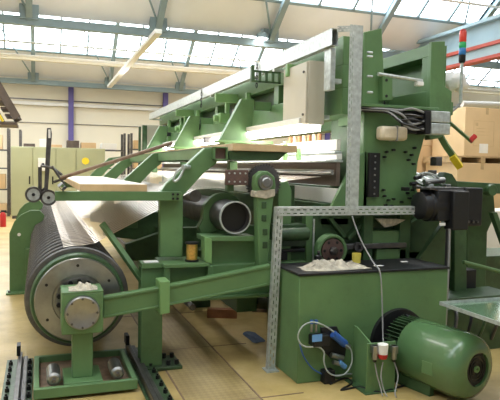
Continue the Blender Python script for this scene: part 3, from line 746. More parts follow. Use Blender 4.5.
# left upper girder along the loom
GX0, GX1 = 2.62, 2.92
zb_ = 2.22; zt_ = 2.93
P('upper_girder', MB().box(GX0, GX1, 4.86, 13.6, zb_, zb_+.24), 'green', bevel=.006)
P('girder_top_chord', MB().box(GX0, GX1, 4.86, 13.6, zt_-.26, zt_), 'green', bevel=.006)
P('girder_web', MB().box(GX0+.12, GX0+.14, 4.9, 13.5, zb_+.24, zt_-.26), 'green_grime_shade')
P('girder_end_web', MB().box(GX0, GX1, 4.86, 5.9, zb_+.24, zt_-.26), 'green')
for y in (6.4, 7.6, 8.9, 10.2, 11.4, 12.6): P('web_post', MB().box(GX0, GX1-.05, y, y+.14, zb_+.24, zt_-.26), 'green', bevel=.003)
# right upper girder
aa = at(430, 44, Z=2.95); bb = at(382, 57, Z=2.95)
RX = aa.x; RY = aa.y
P('right_girder', MB().prismx([(RY, 2.22), (RY, 2.95), (13.6, 2.95), (13.6, 2.22)], RX+.17, RX+.2).box(RX, RX+.18, RY, 13.6, 2.83, 2.95).box(RX, RX+.18, RY, 13.6, 2.22, 2.5).box(RX, RX+.18, RY, RY+.12, 2.5, 2.83), 'green', bevel=.004)
P('right_end_plate', MB().prism([(RX-.02, 2.22), (RX-.02, 2.96), (RX+.14, 2.98), (RX+.14, 2.55), (RX+.24, 2.50), (RX+.24, 2.2), (RX-.02, 2.2)], RY-.05, RY), 'green', bevel=.006)
P('cross_tie', MB().box(GX1, RX, 5.6, 5.7, 2.25, 2.75), 'green_dark')
P('cross_tie', MB().box(GX1-.1, RX+.2, 4.9, 5.3, 2.14, 2.24), 'green')
b = MB().cyl((*xz(378, 74, 4.75)[:1], 4.75, xz(378, 74, 4.75)[1]), (*xz(422, 81, 4.75)[:1], 4.75, xz(422, 81, 4.75)[1]), .018, 12)
P('tie_rod', b, 'galv', 'bright steel tie rod', bevel=0)
x, z = xz(419, 84, 4.75); P('rod_cap', MB().box(x-.035, x+.035, 4.72, 4.78, z-.02, z+.02), 'paper', 'white cap')
P('frame_flange', MB().box(2.66, RX-.03, 4.70, 4.8, 2.285, 2.31), 'green', bevel=.003)
P('lug_plate', MB().prism(pz([(382, 76), (392, 78), (392, 100), (382, 100)], 4.74), 4.73, 4.80), 'green', bevel=.003)
P('dark_slot', MB().box(3.20, 3.30, 5.2, 5.24, 2.3, 2.58), 'blackmet')
# gussets carrying the girder in each bay, with bearing blocks
for y in (6.6, 9.1, 11.6):
    pts = [(1.98, 2.03), (2.24, 2.52), (2.40, 2.52), (2.36, 2.03)]
    P('gusset_plate', MB().prism(pts, y, y+.1), 'green', bevel=.005)
    P('gusset_bar', MB().box(2.41, GX0, y+.02, y+.08, 2.40, 2.50), 'green')
    P('gusset_flange', MB().box(1.95, GX0, y-.06, y+.16, 2.0, 2.03), 'green_pale', bevel=.003)
    P('bearing_block', MB().box(2.02, 2.3, y-.05, y+.15, 1.9, 2.0), 'green_pale')
    P('support_foot', MB().box(2.1, 2.2, y, y+.1, 1.6, 1.9), 'green')
    P('tie_plate', MB().box(2.3, GX0+.02, y-1.2, y-1.14, 2.62, 2.74), 'green_pale')
for i, y in enumerate((7.3, 8.2, 9.9, 10.8, 12.3)):
    P('shaft_drive', MB().box(2.46, 2.61, y, y+.28, 2.36, 2.50).cyl((2.46, y+.14, 2.43), (2.40, y+.14, 2.43), .05, 12), ('blackmet', 'green_pale')[i % 2], bevel=.008)
    P('drive_bracket', MB().box(2.56, 2.62, y+.05, y+.12, 2.2, 2.7), 'green_pale')
    P('lamp_bracket', MB().box(2.2, 2.3, y-.1, y-.04, 2.06, 2.14), 'steel_dark')
P('end_panel', MB().box(2.1, 2.5, 12.9, 13.0, 1.9, 2.62), 'beige', 'beige end panel')
for y in (12.8, 13.3): P('end_post', MB().box(2.1, 2.2, y, y+.08, 1.0, 2.6), 'green_grime_shade')
# perforated bracket on top-left of cabinet
q = R(252, 72, 281, 82, 5.6)
b = MB().box(q[0], q[1], 5.6, 5.62, q[2], q[2]+.02).box(q[0], q[1], 5.6, 5.62, q[3]-.02, q[3])
for i in range(5):
    xx = q[0]+(q[1]-q[0]-.03)*i/4; b.box(xx, xx+.03, 5.6, 5.62, q[2], q[3])
b.box(q[0]-.01, q[0]+.02, 5.59, 5.63, q[2], q[3]+.05)
P('holed_bracket', b, 'green_dark', bevel=.002)
# lamp under the girder
lt = P('work_light', MB().box(2.30, 2.55, 5.1, 13.2, 2.13, 2.19), 'white', 'long white lamp housing')
P('lit_diffuser', MB().box(2.31, 2.54, 5.12, 13.18, 2.075, 2.13), 'tube_light', 'glowing diffuser', parent=lt)
# reed, rails, covers
P('cover_strip', MB().box(2.60, 2.64, 4.9, 13, 1.885, 1.99), 'white', 'long white cover strip')
P('reed_rail', MB().box(2.58, 2.66, 4.9, 13, 1.862, 1.88), 'galv', 'grey rail')
P('cover_strip', MB().box(2.60, 2.66, 4.9, 13, 1.80, 1.86), 'white', 'lower white cover strip')
P('reed_rail', MB().box(2.48, 2.66, 4.88, 13, 1.775, 1.795), 'galv', 'bright steel rail')
P('reed', MB().box(2.60, 2.64, 4.9, 13, 1.555, 1.775), 'reed', 'brown reed with fine wires', bevel=0)
P('temple_bar', MB().cyl((2.55, 4.88, 1.675), (2.55, 13, 1.675), .018, 12), 'steel', 'polished bar', bevel=0)
P('temple_bar', MB().cyl((2.56, 4.88, 1.70), (2.56, 13, 1.70), .008, 12), 'steel', 'thin polished bar', bevel=0)
P('sley_panel', MB().box(2.60, 2.68, 4.9, 13, 1.39, 1.53), 'white', 'pale grey panel')
P('sley_beam', MB().box(2.5, 2.8, 5.0, 13, 1.18, 1.385), 'green_dark')
P('side_cheek', MB().prism(pz([(330, 208), (345, 178), (352, 160), (366, 150), (366, 210)], 4.82), 4.80, 4.85), 'green')
for y, hh_ in ((5.9, .22), (5.55, .14), (7.2, .2), (9.1, .2)):
    P('guide_post', MB().box(2.50, 2.54, y, y+.05, 1.795, 1.785+hh_), 'green_pale')
for i in range(7):
    P('heddle_spool', MB().cyl((2.62, 5.3+.12*i, 1.99), (2.62, 5.3+.12*i, 2.06), .022, 10), ('woodred', 'wood')[i % 2], bevel=0)

# beyond: cables on column
def cab(name, pts, r, mt, parent, n=6): return P(name, MB().tube(pts, r, n), mt, bevel=0, parent=parent)
bx = thing('junction_box', 'pair of light grey junction boxes fixed beside the column under the right girder', 'junction box', (*[at(439, 123, Y=4.7)[i] for i in range(3)],))
q = R(430, 112, 449, 122, 4.68); part(bx, 'box_body', MB().box(q[0], q[1], 4.66, 4.82, q[2], q[3]), 'galv', bevel=.006)
q2 = R(430, 124, 449, 134, 4.68); part(bx, 'box_body', MB().box(q2[0], q2[1], 4.66, 4.82, q2[2], q2[3]), 'galv', bevel=.006)
part(bx, 'mount_plate', MB().box(q[0]-.08, q[1], 4.82, 4.86, q2[2], q[3]), 'green')
q3 = R(424, 111, 430, 134, 4.66); part(bx, 'connector_strip', MB().box(q3[0], q3[1], 4.64, 4.80, q3[2], q3[3]), 'blackmet', 'black connector strip', bevel=.004)
rnd = random.Random(4)
for i in range(8):
    u1 = 425; v1 = 113+2.6*i
    pts = [at(362+rnd.uniform(-3, 6), 108+i*.5, Y=4.74), at(388, 110+i*.5+rnd.uniform(-1, 1), Y=4.68), at(401, 112+1.7*i+rnd.uniform(-5, 3), Y=4.60-.01*i), at(412, 112+2.6*i+rnd.uniform(-5, 5), Y=4.62-.01*i), at(u1, v1, Y=4.68)]
    s_ = single('cable', MB().tube(pts, .011, 6), 'blackmet' if i % 3 else 'cable', ['topmost', 'second', 'third', 'fourth', 'fifth', 'sixth', 'seventh', 'lowest'][i]+' cable from the top in the bundle running across the column', 'cable', 'cables to the junction boxes')
q = R(380, 127, 407, 141, 4.7)
t = thing('parcel', 'pale rounded padded parcel lashed to the top of the column', 'parcel', ((q[0]+q[1])/2, 4.72, q[2]))
part(t, 'wrap', MB().box(q[0], q[1], 4.67, 4.79, q[2]+.01, q[3]), 'parcelwrap', bevel=.03)
x = (q[0]+q[1])/2+.02
part(t, 'string', MB().box(x-.005, x+.005, 4.664, 4.80, q[2]+.004, q[3]+.006), 'cable', 'dark string')

# right hand end of the loom
P('right_frame', MB().prism(pz([(452, 192), (464, 188), (464, 300), (452, 300)], 4.9), 4.86, 4.94), 'green_dark')
P('right_foot', MB().box(xz(452, 0, 4.9)[0]+.05, xz(464, 0, 4.9)[0]+.05, 4.86, 4.94, 0, xz(458, 295, 4.9)[1]), 'green_grime_shade')
P('right_frame', MB().prism(pz([(466, 188), (492, 188), (494, 214), (486, 232), (484, 300), (466, 300)], 5.3), 5.28, 5.36), 'green_dark')
P('right_strut', MB().prism(pz([(489, 212), (494, 212), (512, 262), (512, 275)], 5.1), 5.05, 5.12), 'green_dark')
P('right_leg', MB().box(xz(466, 0, 5.3)[0], xz(484, 0, 5.3)[0], 5.28, 5.36, 0, .62), 'green_grime_shade')
P('right_dark_fill', MB().box(3.5, 5.6, 5.4, 6.0, 0, .75), 'green_grime_shade')  # dark box added to fill the shaded area under the machine
P('far_side_frame', MB().box(3.55, 3.65, 5.7, 13, 0, 1.5), 'green_grime_shade')
P('dark_fill_block', MB().box(3.55, 4.7, 4.5, 5.1, 0, .42).box(3.6, 4.5, 4.6, 5.0, .42, .5), 'green_grime_shade')  # made-up clutter, added to darken the floor area behind the tray
for i in range(6): P('dark_fill_pipe', MB().tube([(3.6+.17*i, 4.5, .1), (3.6+.17*i, 4.42, .2+.03*i), (3.65+.17*i, 4.45, .40), (3.66+.17*i, 4.6, .44)], .016, 8), ('steel_dark', 'blackmet', 'green_grime_shade')[i % 3], bevel=0)  # pipes added as part of the dark fill
P('tray_rail', MB().cyl(at(463, 262, Y=4.7), at(520, 277, Y=4.7), .022, 10), 'green')
single('white_case', MB().box(at(493, 0, Y=7).x, 7.2, 7.0, 7.6, 0, at(495, 211, Y=7).z), 'white', 'white case standing behind the right end of the loom', 'case', bevel=.01)
P('right_rail', MB().prism(pz([(436, 180), (540, 186), (540, 196), (436, 190)], 5.1), 5.0, 5.2), 'green_dark')
so = Vector((xz(440, 0, 5.0)[0], 5.2, 1.57)); sV = Vector((0, 1, .28)).normalized(); sN = UX.cross(sV)
P('slat_bed', MB().obox(so, UX, sV, sN, 0, .52, 0, .45, -.03, 0), 'green_dark')
for u in (.06, .2, .34, .46):
    P('roller_slat', MB().obox(so, UX, sV, sN, u, u+.03, 0, .45, 0, .01), 'galv', bevel=0)
P('end_lug', MB().lathe((xz(489, 190, 5.0)[0], 4.94, xz(489, 190, 5.0)[1]), UY, [(0, 0), (0, .06), (.1, .06), (.1, 0)], 20), 'green_dark')
P('clamp_head', MB().prism(pz([(437, 182), (442, 172), (449, 174), (455, 183), (455, 192), (437, 192)], 4.85), 4.8, 4.9), 'green_grime_shade')
for i, (u, v) in enumerate(((412, 178), (408, 184), (418, 175), (424, 183))):
    x, z = xz(u, v, 4.72); P('fitting', MB().cyl((x, 4.68, z), (x+.08, 4.70, z+.01), .018, 10), 'blackmet' if i < 2 else 'steel', bevel=0)
P('fitting_tube', MB().tube([at(414, 178, Y=4.7), at(424, 173, Y=4.68), at(436, 176, Y=4.68), at(441, 184, Y=4.7)], .012, 8), 'hose', bevel=0)
P('actuator', MB().cyl(at(424, 182, Y=4.7), at(444, 180, Y=4.7), .028, 16), 'steel', bevel=0)
for i, (u, v, m_) in enumerate(((406, 189, 'blackmet'), (417, 187, 'steel_dark'), (430, 186, 'galv'), (447, 186, 'steel'), (433, 172, 'steel_dark'), (428, 189, 'blackmet'), (440, 188, 'blackmet'))):
    x, z = xz(u, v, 4.7); P('fitting_block', MB().box(x-.03, x+.03, 4.68, 4.74, z-.018, z+.018), m_, bevel=.004)
P('regulator', MB().box(*[xz(438, 0, 4.8)[0], xz(444, 0, 4.8)[0], 4.74, 4.84, xz(440, 166, 4.8)[1], xz(440, 157, 4.8)[1]]), 'steel_dark')
P('dark_housing', MB().box(xz(466, 0, 4.95)[0], xz(487, 0, 4.95)[0], 4.95, 5.2, .3, xz(470, 270, 4.95)[1]), 'black')

# levers at the right
t = thing('hand_lever', 'green lever with a yellow grip pointing down in front of the cartons', 'lever', at(445, 140, Y=4.95))
part(t, 'arm', MB().tube([at(438, 132, Y=4.95), at(446, 146, Y=4.95), at(456, 160, Y=4.95)], .04, 4, 1), 'green')
part(t, 'grip', MB().tube([at(452, 156, Y=4.93), at(460, 167, Y=4.93)], .045, 4, 1), 'yelpaint', 'yellow grip')
t = thing('hand_lever', 'thin green lever with a dark red tip beside the junction boxes', 'lever', at(460, 132, Y=4.95))
part(t, 'arm', MB().tube([at(449, 122, Y=4.95), at(472, 142, Y=4.95)], .02, 4, 1), 'green')
part(t, 'grip', MB().tube([at(470, 141, Y=4.94), at(475, 136, Y=4.94)], .028, 8, 1), 'red', 'dark red tip')
P('cable_backing', MB().prism(pz([(402, 111), (424, 111), (424, 134), (402, 134)], 4.78), 4.76, 4.8), 'blackmet')
P('lever_bracket', MB().prism(pz([(428, 126), (446, 118), (450, 126), (440, 138), (428, 140)], 4.92), 4.9, 4.98), 'green')

# ================================================================ galvanised strut frame and cable channel
t = thing('strut_frame', 'galvanised slotted steel frame with a tall post standing in front of the loom', 'frame', (1.85, 4.55, 0))
zL = xz(275, 207, 4.55)[1]
LU = (UZ+UX*.035).normalized()
b = MB().slotted((1.815, 4.55, 0), LU, UX, UY, zL, .065, .004, .06, .034); b.slotted((1.815, 4.554, 0), LU, UY, UX, zL, .05, .004, .06, .034)
part(t, 'leg', b, 'galv')
part(t, 'foot', MB().box(1.79, 1.9, 4.50, 4.62, 0, .012), 'galv')
b = MB().slotted((1.87, 4.546, zL-.075), UX, UZ, -UY, 1.50, .07, .004, .06, .034); b.box(1.87, 3.37, 4.546, 4.60, zL-.005, zL)
part(t, 'rail', b, 'galv')
px0 = xz(350, 120, 4.55)[0]-.02
zP = xz(357, 25, 4.55)[1]
b = MB().box(px0+.035, px0+.125, 4.55, 4.556, zL-.07, zP).box(px0+.12, px0+.126, 4.556, 4.6, zL-.07, zP)
b.slotted((px0, 4.556, zL-.07), UZ, UX, -UY, zP-zL+.07, .045, .004, .06, .034)
part(t, 'tall_post', b, 'galv')
for v in (52, 56, 76, 92): 
    x, z = xz(368, v, 4.55); part(t, 'post_bolt', MB().cyl((x, 4.56, z), (x+.05, 4.56, z), .01, 8), 'galv')
part(t, 'post_bracket', MB().slotted((px0-.12, 4.556, zP-.075), (UX*1+UZ*.12).normalized(), UZ, UY, .16, .05, .003, .04, .02), 'galv')

t = thing('cable_channel', 'long galvanised cable channel running along the top left edge of the loom', 'cable channel', (2.45, 4.7, 2.8))
CY = at(332, 35, X=2.40).y
b = MB().box(2.40, 2.403, CY, 13.7, 2.79, 2.93).box(2.40, 2.46, CY, 13.7, 2.79, 2.793).box(2.457, 2.46, CY, 13.7, 2.79, 2.93)
part(t, 'channel', b, 'galv')
part(t, 'channel_cover', MB().box(2.398, 2.462, CY, 13.7, 2.93, 2.935), 'galv')
for y in (6.0, 8.5, 11, 13.3): part(t, 'support_arm', MB().box(2.40, 2.64, y, y+.05, 2.76, 2.79), 'galv')
for i, y in enumerate((6.5, 9.0)):
    c0 = Vector((2.38, y, 2.82)); b = MB()
    for k in range(6):
        zc = 2.90-.045*k; 
        ring = [(2.385+.012*math.cos(a)*(1 if k % 2 else .2), y+.014*math.cos(a)*(.2 if k % 2 else 1), zc+.03*math.sin(a)) for a in [2*PI*j/8 for j in range(9)]]
        b.tube(ring, .005, 5, 1)
    single('chain', b, 'blackmet', ['short dark chain hanging from the cable channel, near the perforated bracket', 'short dark chain hanging far along the cable channel'][i], 'chain')

# control cabinet hung at the girder
cx0 = xz(306.5, 90, 5.0)[0]; cx1 = xz(325, 90, 5.0)[0]; zc0 = xz(310, 124, 5.0)[1]; zc1 = xz(307, 60, 5.0)[1]
t = thing('control_cabinet', 'beige cabinet hung on the left side of the upper girder', 'cabinet', (cx0, 5.0, zc0))
part(t, 'cabinet_body', MB().box(cx0+.02, cx1, 5.0, 5.56, zc0, zc1), 'beige', bevel=.006)
d = part(t, 'door', MB().box(cx0, cx0+.02, 5.01, 5.55, zc0+.01, zc1-.01), 'beige', bevel=.004)
for z in (zc0+.09, zc1-.1):
    part(d, 'lock', MB().cyl((cx0-.012, 5.06, z), (cx0, 5.06, z), .012, 10), 'steel_dark')
part(t, 'hanger_bar', MB().box(cx1, 2.62, 5.1, 5.16, zc1-.1, zc1-.06), 'galv')
part(t, 'hanger_bar', MB().box(cx1, 2.62, 5.1, 5.16, zc0+.06, zc0+.1), 'galv')
# upright grey tube beside the cabinet
q = R(329, 48, 335, 90, 4.75)
t = thing('conduit_box', 'narrow pale grey duct box between the cabinet and the tall galvanised post', 'duct', (q[0], 4.75, q[2]))
part(t, 'duct_body', MB().box(q[0], q[1], 4.73, 4.86, q[2], q[3]), 'galv', bevel=.004)
part(t, 'duct_bracket', MB().box(q[1], q[1]+.1, 4.80, 4.86, q[3]-.3, q[3]-.26), 'galv')

# signal light tower
tx, tz = xz(460.5, 103, 5.2)
t = thing('signal_tower', 'signal light with red, green and blue segments on a thin pale pole', 'signal light', (tx, 5.2, tz))
zz = [xz(461, v, 5.2)[1] for v in (103, 61, 55, 48, 42, 31)]
part(t, 'pole', MB().cyl((tx, 5.2, zz[0]), (tx, 5.2, zz[1]), .017, 12), 'galv')
part(t, 'base_collar', MB().lathe((tx, 5.2, zz[1]-.02), UZ, [(0, 0), (0, .028), (.02, .036), (zz[2]-zz[1]+.02, .036), (zz[2]-zz[1]+.02, 0)], 20), 'black', 'black base collar')
for nm, i, mt_ in (('blue_lens', 2, 'sig_blue'), ('green_lens', 3, 'sig_green'), ('red_lens', 4, 'sig_red')):
    part(t, nm, MB().lathe((tx, 5.2, zz[i]), UZ, [(0, 0), (0, .034), (.006, .037), (zz[i+1]-zz[i]-.008, .037), (zz[i+1]-zz[i], .032), (zz[i+1]-zz[i], 0)], 20), mt_)
part(t, 'cap', MB().lathe((tx, 5.2, zz[5]), UZ, [(0, .034), (.015, .03), (.02, 0)], 20), 'red')
part(t, 'mount_arm', MB().tube([at(447, 114, Y=5.2), at(455, 109, Y=5.2), (tx, 5.2, tz)], .014, 8), 'cable')
P('tower_bracket', MB().box(at(446, 0, Y=5.2).x-.1, at(446, 0, Y=5.2).x+.06, 5.1, 5.25, xz(446, 116, 5.2)[1], xz(446, 103, 5.2)[1]), 'green')
# white plastic bag gathered around the pole
def blob(c, sx, sy, sz, seed, n=20, mm=12, amp=.15):
    rnd = random.Random(seed); ph = [rnd.uniform(0, 6) for _ in range(6)]; b = MB(); rings = []
    for j in range(mm+1):
        th = PI*j/mm; ring = []
        for i in range(n):
            a = 2*PI*i/n
            r = 1+amp*(math.sin(3*a+ph[0]+2*th)+.7*math.sin(7*a+ph[1])*math.sin(th*3+ph[2])+.5*math.sin(5*th+ph[3]+a*2))
            ring.append((c[0]+sx*r*math.sin(th)*math.cos(a), c[1]+sy*r*math.sin(th)*math.sin(a), c[2]+sz*r*math.cos(th)))
        rings.append(ring)
    vs = [[b.b.verts.new(p) for p in ring] if 0 < j < mm else [b.b.verts.new(ring[0])] for j, ring in enumerate(rings)]
    for p, q in zip(vs, vs[1:]):
        for k in range(n):
            u = []
            for v in (p[k % len(p)], p[(k+1) % n % len(p)], q[(k+1) % n % len(q)], q[k % len(q)]):
                if v not in u: u.append(v)
            if len(u) > 2: b.b.faces.new(u)
    return b
c = at(455, 82, Y=5.45)
single('plastic_bag', blob((c.x, 5.45, c.z), .165, .1, .10, 5), 'plasticbag', 'crumpled white plastic bag behind the signal light pole', 'bag')

# ================================================================ boards, stick, lever gauges
t = thing('wooden_board', 'wide pale wooden board lying on the green bar above the warp threads', 'board', (.57, 5.0, 1.496))
part(t, 'board_core', MB().box(.31, .85, 4.93, 8.6, 1.4965, 1.553), 'wood', bevel=.003)
part(t, 'board_face', MB().box(.315, .845, 4.935, 8.595, 1.553, 1.557), 'woodtop', 'pale worn top face')
x0, z0 = xz(231, 151, 5.0); x1 = xz(295, 150, 5.0)[0]; z1 = xz(260, 144.5, 5.0)[1]
t = thing('wooden_plank', 'brown wooden plank across the loom beside the lever hub', 'plank', ((x0+x1)/2, 5, z0))
part(t, 'plank_core', MB().box(x0, x1, 4.95, 9.6, z0+.003, z1), 'wood', bevel=.003)
P('plank_tray', MB().prism([(x0-.02, z0-.075), (x1-.17, z0-.075), (x1-.08, z0), (x0-.02, z0)], 4.99, 9.6), 'green_dark', bevel=.002)
p0 = at(61, 178, Y=6.2); p1 = at(172, 143, Y=5.6)
single('wooden_pole', MB().tube([p0, p1], .018, 10), 'woodstick', 'long dark wooden pole leaning over the pale board', 'pole')
# tension lever + gauges near the far part of beam
t = thing('tension_lever', 'tall dark upright lever standing above the warp beam', 'lever', at(46, 190, Y=6.5))
part(t, 'blade', MB().prism(pz([(44, 190), (47, 128), (51, 128), (52, 134), (48, 190)], 6.5), 6.48, 6.52), 'steel_dark', bevel=.004)
part(t, 'tip', MB().prism(pz([(48.3, 129.5), (50.5, 129.5), (50.5, 138), (48.3, 138)], 6.47), 6.46, 6.48), 'paper', 'white tip mark')
part(t, 'linkage', MB().tube([at(41, 166, Y=6.5), at(52, 168, Y=6.45), at(62, 175, Y=6.4)], .014, 8).tube([at(52, 166, Y=6.4), at(60, 178, Y=6.4), at(64, 184, Y=6.4)], .013, 8).tube([at(54, 182, Y=6.45), at(66, 178, Y=6.4)], .015, 6).tube([at(40, 167, Y=6.5), at(40, 190, Y=6.5)], .022, 6), 'steel_dark')
for i, (u, v) in enumerate(((33.5, 194.5), (48.5, 197.5))):
    x, z = xz(u, v, 6.45)
    t = thing('counter_wheel', ['grey round measuring wheel above the warp beam, the left of two', 'grey round measuring wheel above the warp beam, right below the lever'][i], 'wheel', (x, 6.45, z))
    part(t, 'rim', MB().pipe((x, 6.42, z), (x, 6.46, z), .083, .062, 32), 'steel_dark')
    part(t, 'face', MB().lathe((x, 6.428, z), UY, [(0, 0), (0, .064), (.02, .064)], 32), 'galv', 'light grey wheel face')
    part(t, 'centre_nut', MB().cyl((x, 6.41, z), (x, 6.43, z), .018, 6), 'blackmet')
    part(t, 'mount_arm', MB().tube([(x, 6.46, z), (x+.02, 6.5, z-.02), (x+(.13 if i == 0 else .03), 6.5, z-.08 if i else z+.08)], .014, 6, 1), 'steel_dark')
q = xz(147, 259, 4.95)
single('paper_sheet', MB().box(.83, .95, 4.9, 5.0, .901, .905), 'paper', 'small white sheet lying on top of the green post', 'paper')
# wire spool
x, z = xz(193, 255, 4.86)
t = thing('wire_spool', 'small spool of gold-coloured wire standing on the green shelf', 'spool', (x, 4.9, .90))
zS = .901
part(t, 'flange', MB().cyl((x, 4.9, zS), (x, 4.9, zS+.016), .06, 28), 'black', 'black bottom flange')
part(t, 'flange', MB().cyl((x, 4.9, zS+.15), (x, 4.9, zS+.166), .06, 28), 'black', 'black top flange')
part(t, 'wound_wire', MB().lathe((x, 4.9, zS+.016), UZ, [(0, 0), (0, .046), (.065, .050), (.134, .046), (.134, 0)], 28), 'brass')
# hook / shackle on bracket
b = MB().tube([at(186, 167, Y=4.95), at(180, 169, Y=4.93), at(175, 174, Y=4.93), at(173.5, 180, Y=4.93), at(176, 181, Y=4.93), at(180, 177, Y=4.93), at(183, 171, Y=4.93), at(186, 167, Y=4.95)], .011, 8)
b.cyl(at(183, 167, Y=4.90), at(189, 167, Y=4.99), .02, 8)
single('shackle', b, 'galv', 'galvanised hook and shackle hanging on the nearest green bracket', 'hook')

# ================================================================ green tank box
X0 = xz(297, 384, 4.2)[0]; X1 = 3.34; HT = .865
t = thing('oil_tank', 'large green sheet metal tank box with dark oily top in front of the loom', 'tank', ((X0+X1)/2, 4.5, 0))
part(t, 'tank_body', MB().box(X0, X1, 4.2, 4.70, 0, HT), 'green', bevel=.008)
part(t, 'top_plate', MB().box(X0-.01, X1+.01, 4.19, 4.71, HT, HT+.02), 'blackmet', 'dark oily top plate', bevel=.004)
crumple('rag_pile', xz(306, 0, 4.4)[0], xz(371, 0, 4.4)[0], 4.24, 4.5, HT+.02, .07, 'ragdark', 'long crumpled pile of pale rags on top of the green tank', 'rag', 11, 30, 12)
x, z = xz(361, 263, 4.5)
t = thing('yellow_cup', 'yellow cup standing on the tank behind the rags', 'cup', (x, 4.58, HT+.02))
part(t, 'cup_body', MB().lathe((x, 4.58, HT+.021), UZ, [(0, 0), (0, .036), (.085, .04), (.085, .036), (.01, .03), (.01, 0)], 24), 'yellow')
x, z = xz(375, 266, 4.4); single('paper_note', MB().box(x-.02, x+.06, 4.36, 4.4, HT+.0205, HT+.024), 'paper', 'small white paper scrap on the tank right of the yellow cup', 'paper')
x, z = xz(405, 263, 4.5); single('paper_note', MB().box(x-.03, x+.03, 4.5, 4.53, HT+.0205, HT+.026), 'paper', 'tiny white scrap at the back of the tank top, toward its right end', 'paper')
x = xz(299, 0, 4.3)[0]; 
t = thing('oil_can', 'small black tin standing at the left end of the tank top behind the rags', 'can', (2.14, 4.6, HT+.02))
x = 2.28
for k, xx in enumerate((0, .09)):
    pass
part(t, 'can_body', MB().lathe((2.29, 4.6, HT+.021), UZ, [(0, 0), (0, .03), (.07, .03), (.08, .012), (.1, .012), (.1, 0)], 16), 'black')
part(t, 'can_cap', MB().cyl((2.29, 4.6, HT+.121), (2.29, 4.6, HT+.135), .014, 12), 'steel_dark')

# ---- pneumatic valve unit on the front of the tank
YF = 4.2
t = thing('valve_unit', 'blue pneumatic valve unit with looping clear hose on the front of the tank', 'valve', (xz(318, 345, YF)[0], YF-.02, xz(318, 375, YF)[1]))
q = R(317, 322, 338, 372, YF); 
part(t, 'back_plate', MB().prism(pz([(320, 327), (336, 326), (345, 348), (344, 356), (330, 358), (322, 350)], YF), YF-.02, YF-.001), 'blackmet', bevel=.003)
q = R(308, 332, 324, 344, YF); part(t, 'valve_body', MB().box(q[0], q[1], YF-.1, YF-.003, q[2], q[3]), 'blackmet', bevel=.006)
q = R(312, 334, 322, 342, YF-.1); lb = part(t, 'blue_label', MB().box(q[0], q[1], YF-.104, YF-.1, q[2], q[3]), 'bluel', 'blue label plate')
for u in (311.5, 316):
    x, z0 = xz(u, 332, YF-.05); z1 = xz(u, 320, YF-.05)[1]
    f_ = part(t, 'fitting', MB().cyl((x, YF-.05, z0), (x, YF-.05, z1-.03), .012, 12), 'steel'); part(f_, 'collar', MB().cyl((x, YF-.05, z1-.03), (x, YF-.05, z1), .014, 12), 'blue', 'blue collar')
part(t, 'silencer', MB().cyl(at(333, 334, Y=YF-.05), at(345, 344, Y=YF-.05), .032, 16), 'blue', 'blue cylinder')
part(t, 'silencer_nut', MB().cyl(at(345, 344, Y=YF-.05), at(349, 347, Y=YF-.05), .026, 6), 'steel')
part(t, 'regulator', MB().cyl(at(331, 355, Y=YF-.05), at(343, 358, Y=YF-.05), .022, 12).cyl(at(333, 362, Y=YF-.06), at(340, 364, Y=YF-.06), .018, 12), 'steel')
part(t, 'regulator_knob', MB().cyl(at(339, 362, Y=YF-.06), at(345, 367, Y=YF-.06), .022, 12), 'bluel', 'blue knob')
hp = [(334, 332), (325, 326), (313, 322), (303, 326), (298, 335), (300, 343), (307, 347), (318, 347), (324, 352), (324, 362), (328, 372), (337, 376), (346, 373), (352, 362), (351, 350), (346, 345)]
part(t, 'clear_hose', MB().tube([at(u, v, Y=YF-.09) for u, v in hp], .0062, 8), 'hose', 'looping clear hose')
part(t, 'blue_hose', MB().tube([at(u, v, Y=YF-.03) for u, v in [(299, 340), (303, 355), (312, 368), (322, 374)]], .006, 6), 'blue', 'thin blue hose')
part(t, 'clear_hose', MB().tube([at(u, v, Y=YF-.03) for u, v in [(330, 376), (350, 374), (362, 374)]], .007, 6), 'hose', 'clear hose running right')
q = R(321, 368, 332, 382, YF-.02); part(t, 'drain_block', MB().box(q[0], q[1], YF-.08, YF-.003, q[2], q[3]), 'blackmet', bevel=.004)

# ---- big electric motor
MX, MZ = 2.925, .265
ym0, ym1 = 3.41, 4.15
t = thing('electric_motor', 'big green cylindrical electric motor lying on the floor against the tank', 'motor', (MX, 3.8, 0))
R0 = .25
t.rotation_euler.z = .24
part(t, 'shell', MB().lathe((MX, ym0, MZ), UY, [(.03, .12), (.0, .125), (.0, .14), (.012, .185), (.04, .222), (.09, .242), (.16, R0), (.56, R0), (.58, .242), (.58, 0)], 56), 'green_gloss')
part(t, 'fan_grille', MB().lathe((MX, ym0+.02, MZ), UY, [(0, 0), (0, .122), (.02, .122)], 40), 'black', 'black fan grille')
gr = MB()
for r_ in (.05, .075, .10): gr.pipe((MX, ym0+.012, MZ), (MX, ym0+.018, MZ), r_+.004, r_-.002, 32)
part(t, 'grille_ring', gr, 'blackmet'); part(t, 'grille_hub', MB().pipe((MX, ym0+.005, MZ), (MX, ym0+.02, MZ), .025, .014, 20), 'green_pale', 'small green hub ring')
fi = MB(); 
for k in range(48):
    a = 2*PI*k/48; rad = Vector((math.cos(a), 0, math.sin(a))); tn = Vector((-math.sin(a), 0, math.cos(a)))
    fi.obox(Vector((MX, ym0+.58, MZ)), UY, rad, tn, 0, .14, .17, .25, -.003, .003)
fi.cyl((MX, ym0+.58, MZ), (MX, ym1, MZ), .175, 40)
part(t, 'cooling_fins', fi, 'green_grime_shade', 'dark cooling fins', kind='stuff')
for x in (MX-.17, MX+.13): part(t, 'foot', MB().box(x, x+.05, 3.7, 4.1, 0.0, .11), 'green_dark', bevel=.004)
q = R(421, 356, 431, 366, 3.55)
c = Vector((MX-.2, 3.62, MZ-.02))
part(t, 'terminal_box', MB().box(MX-.25, MX-.17, 3.62, 3.72, MZ-.07, MZ+.03), 'green', bevel=.006)
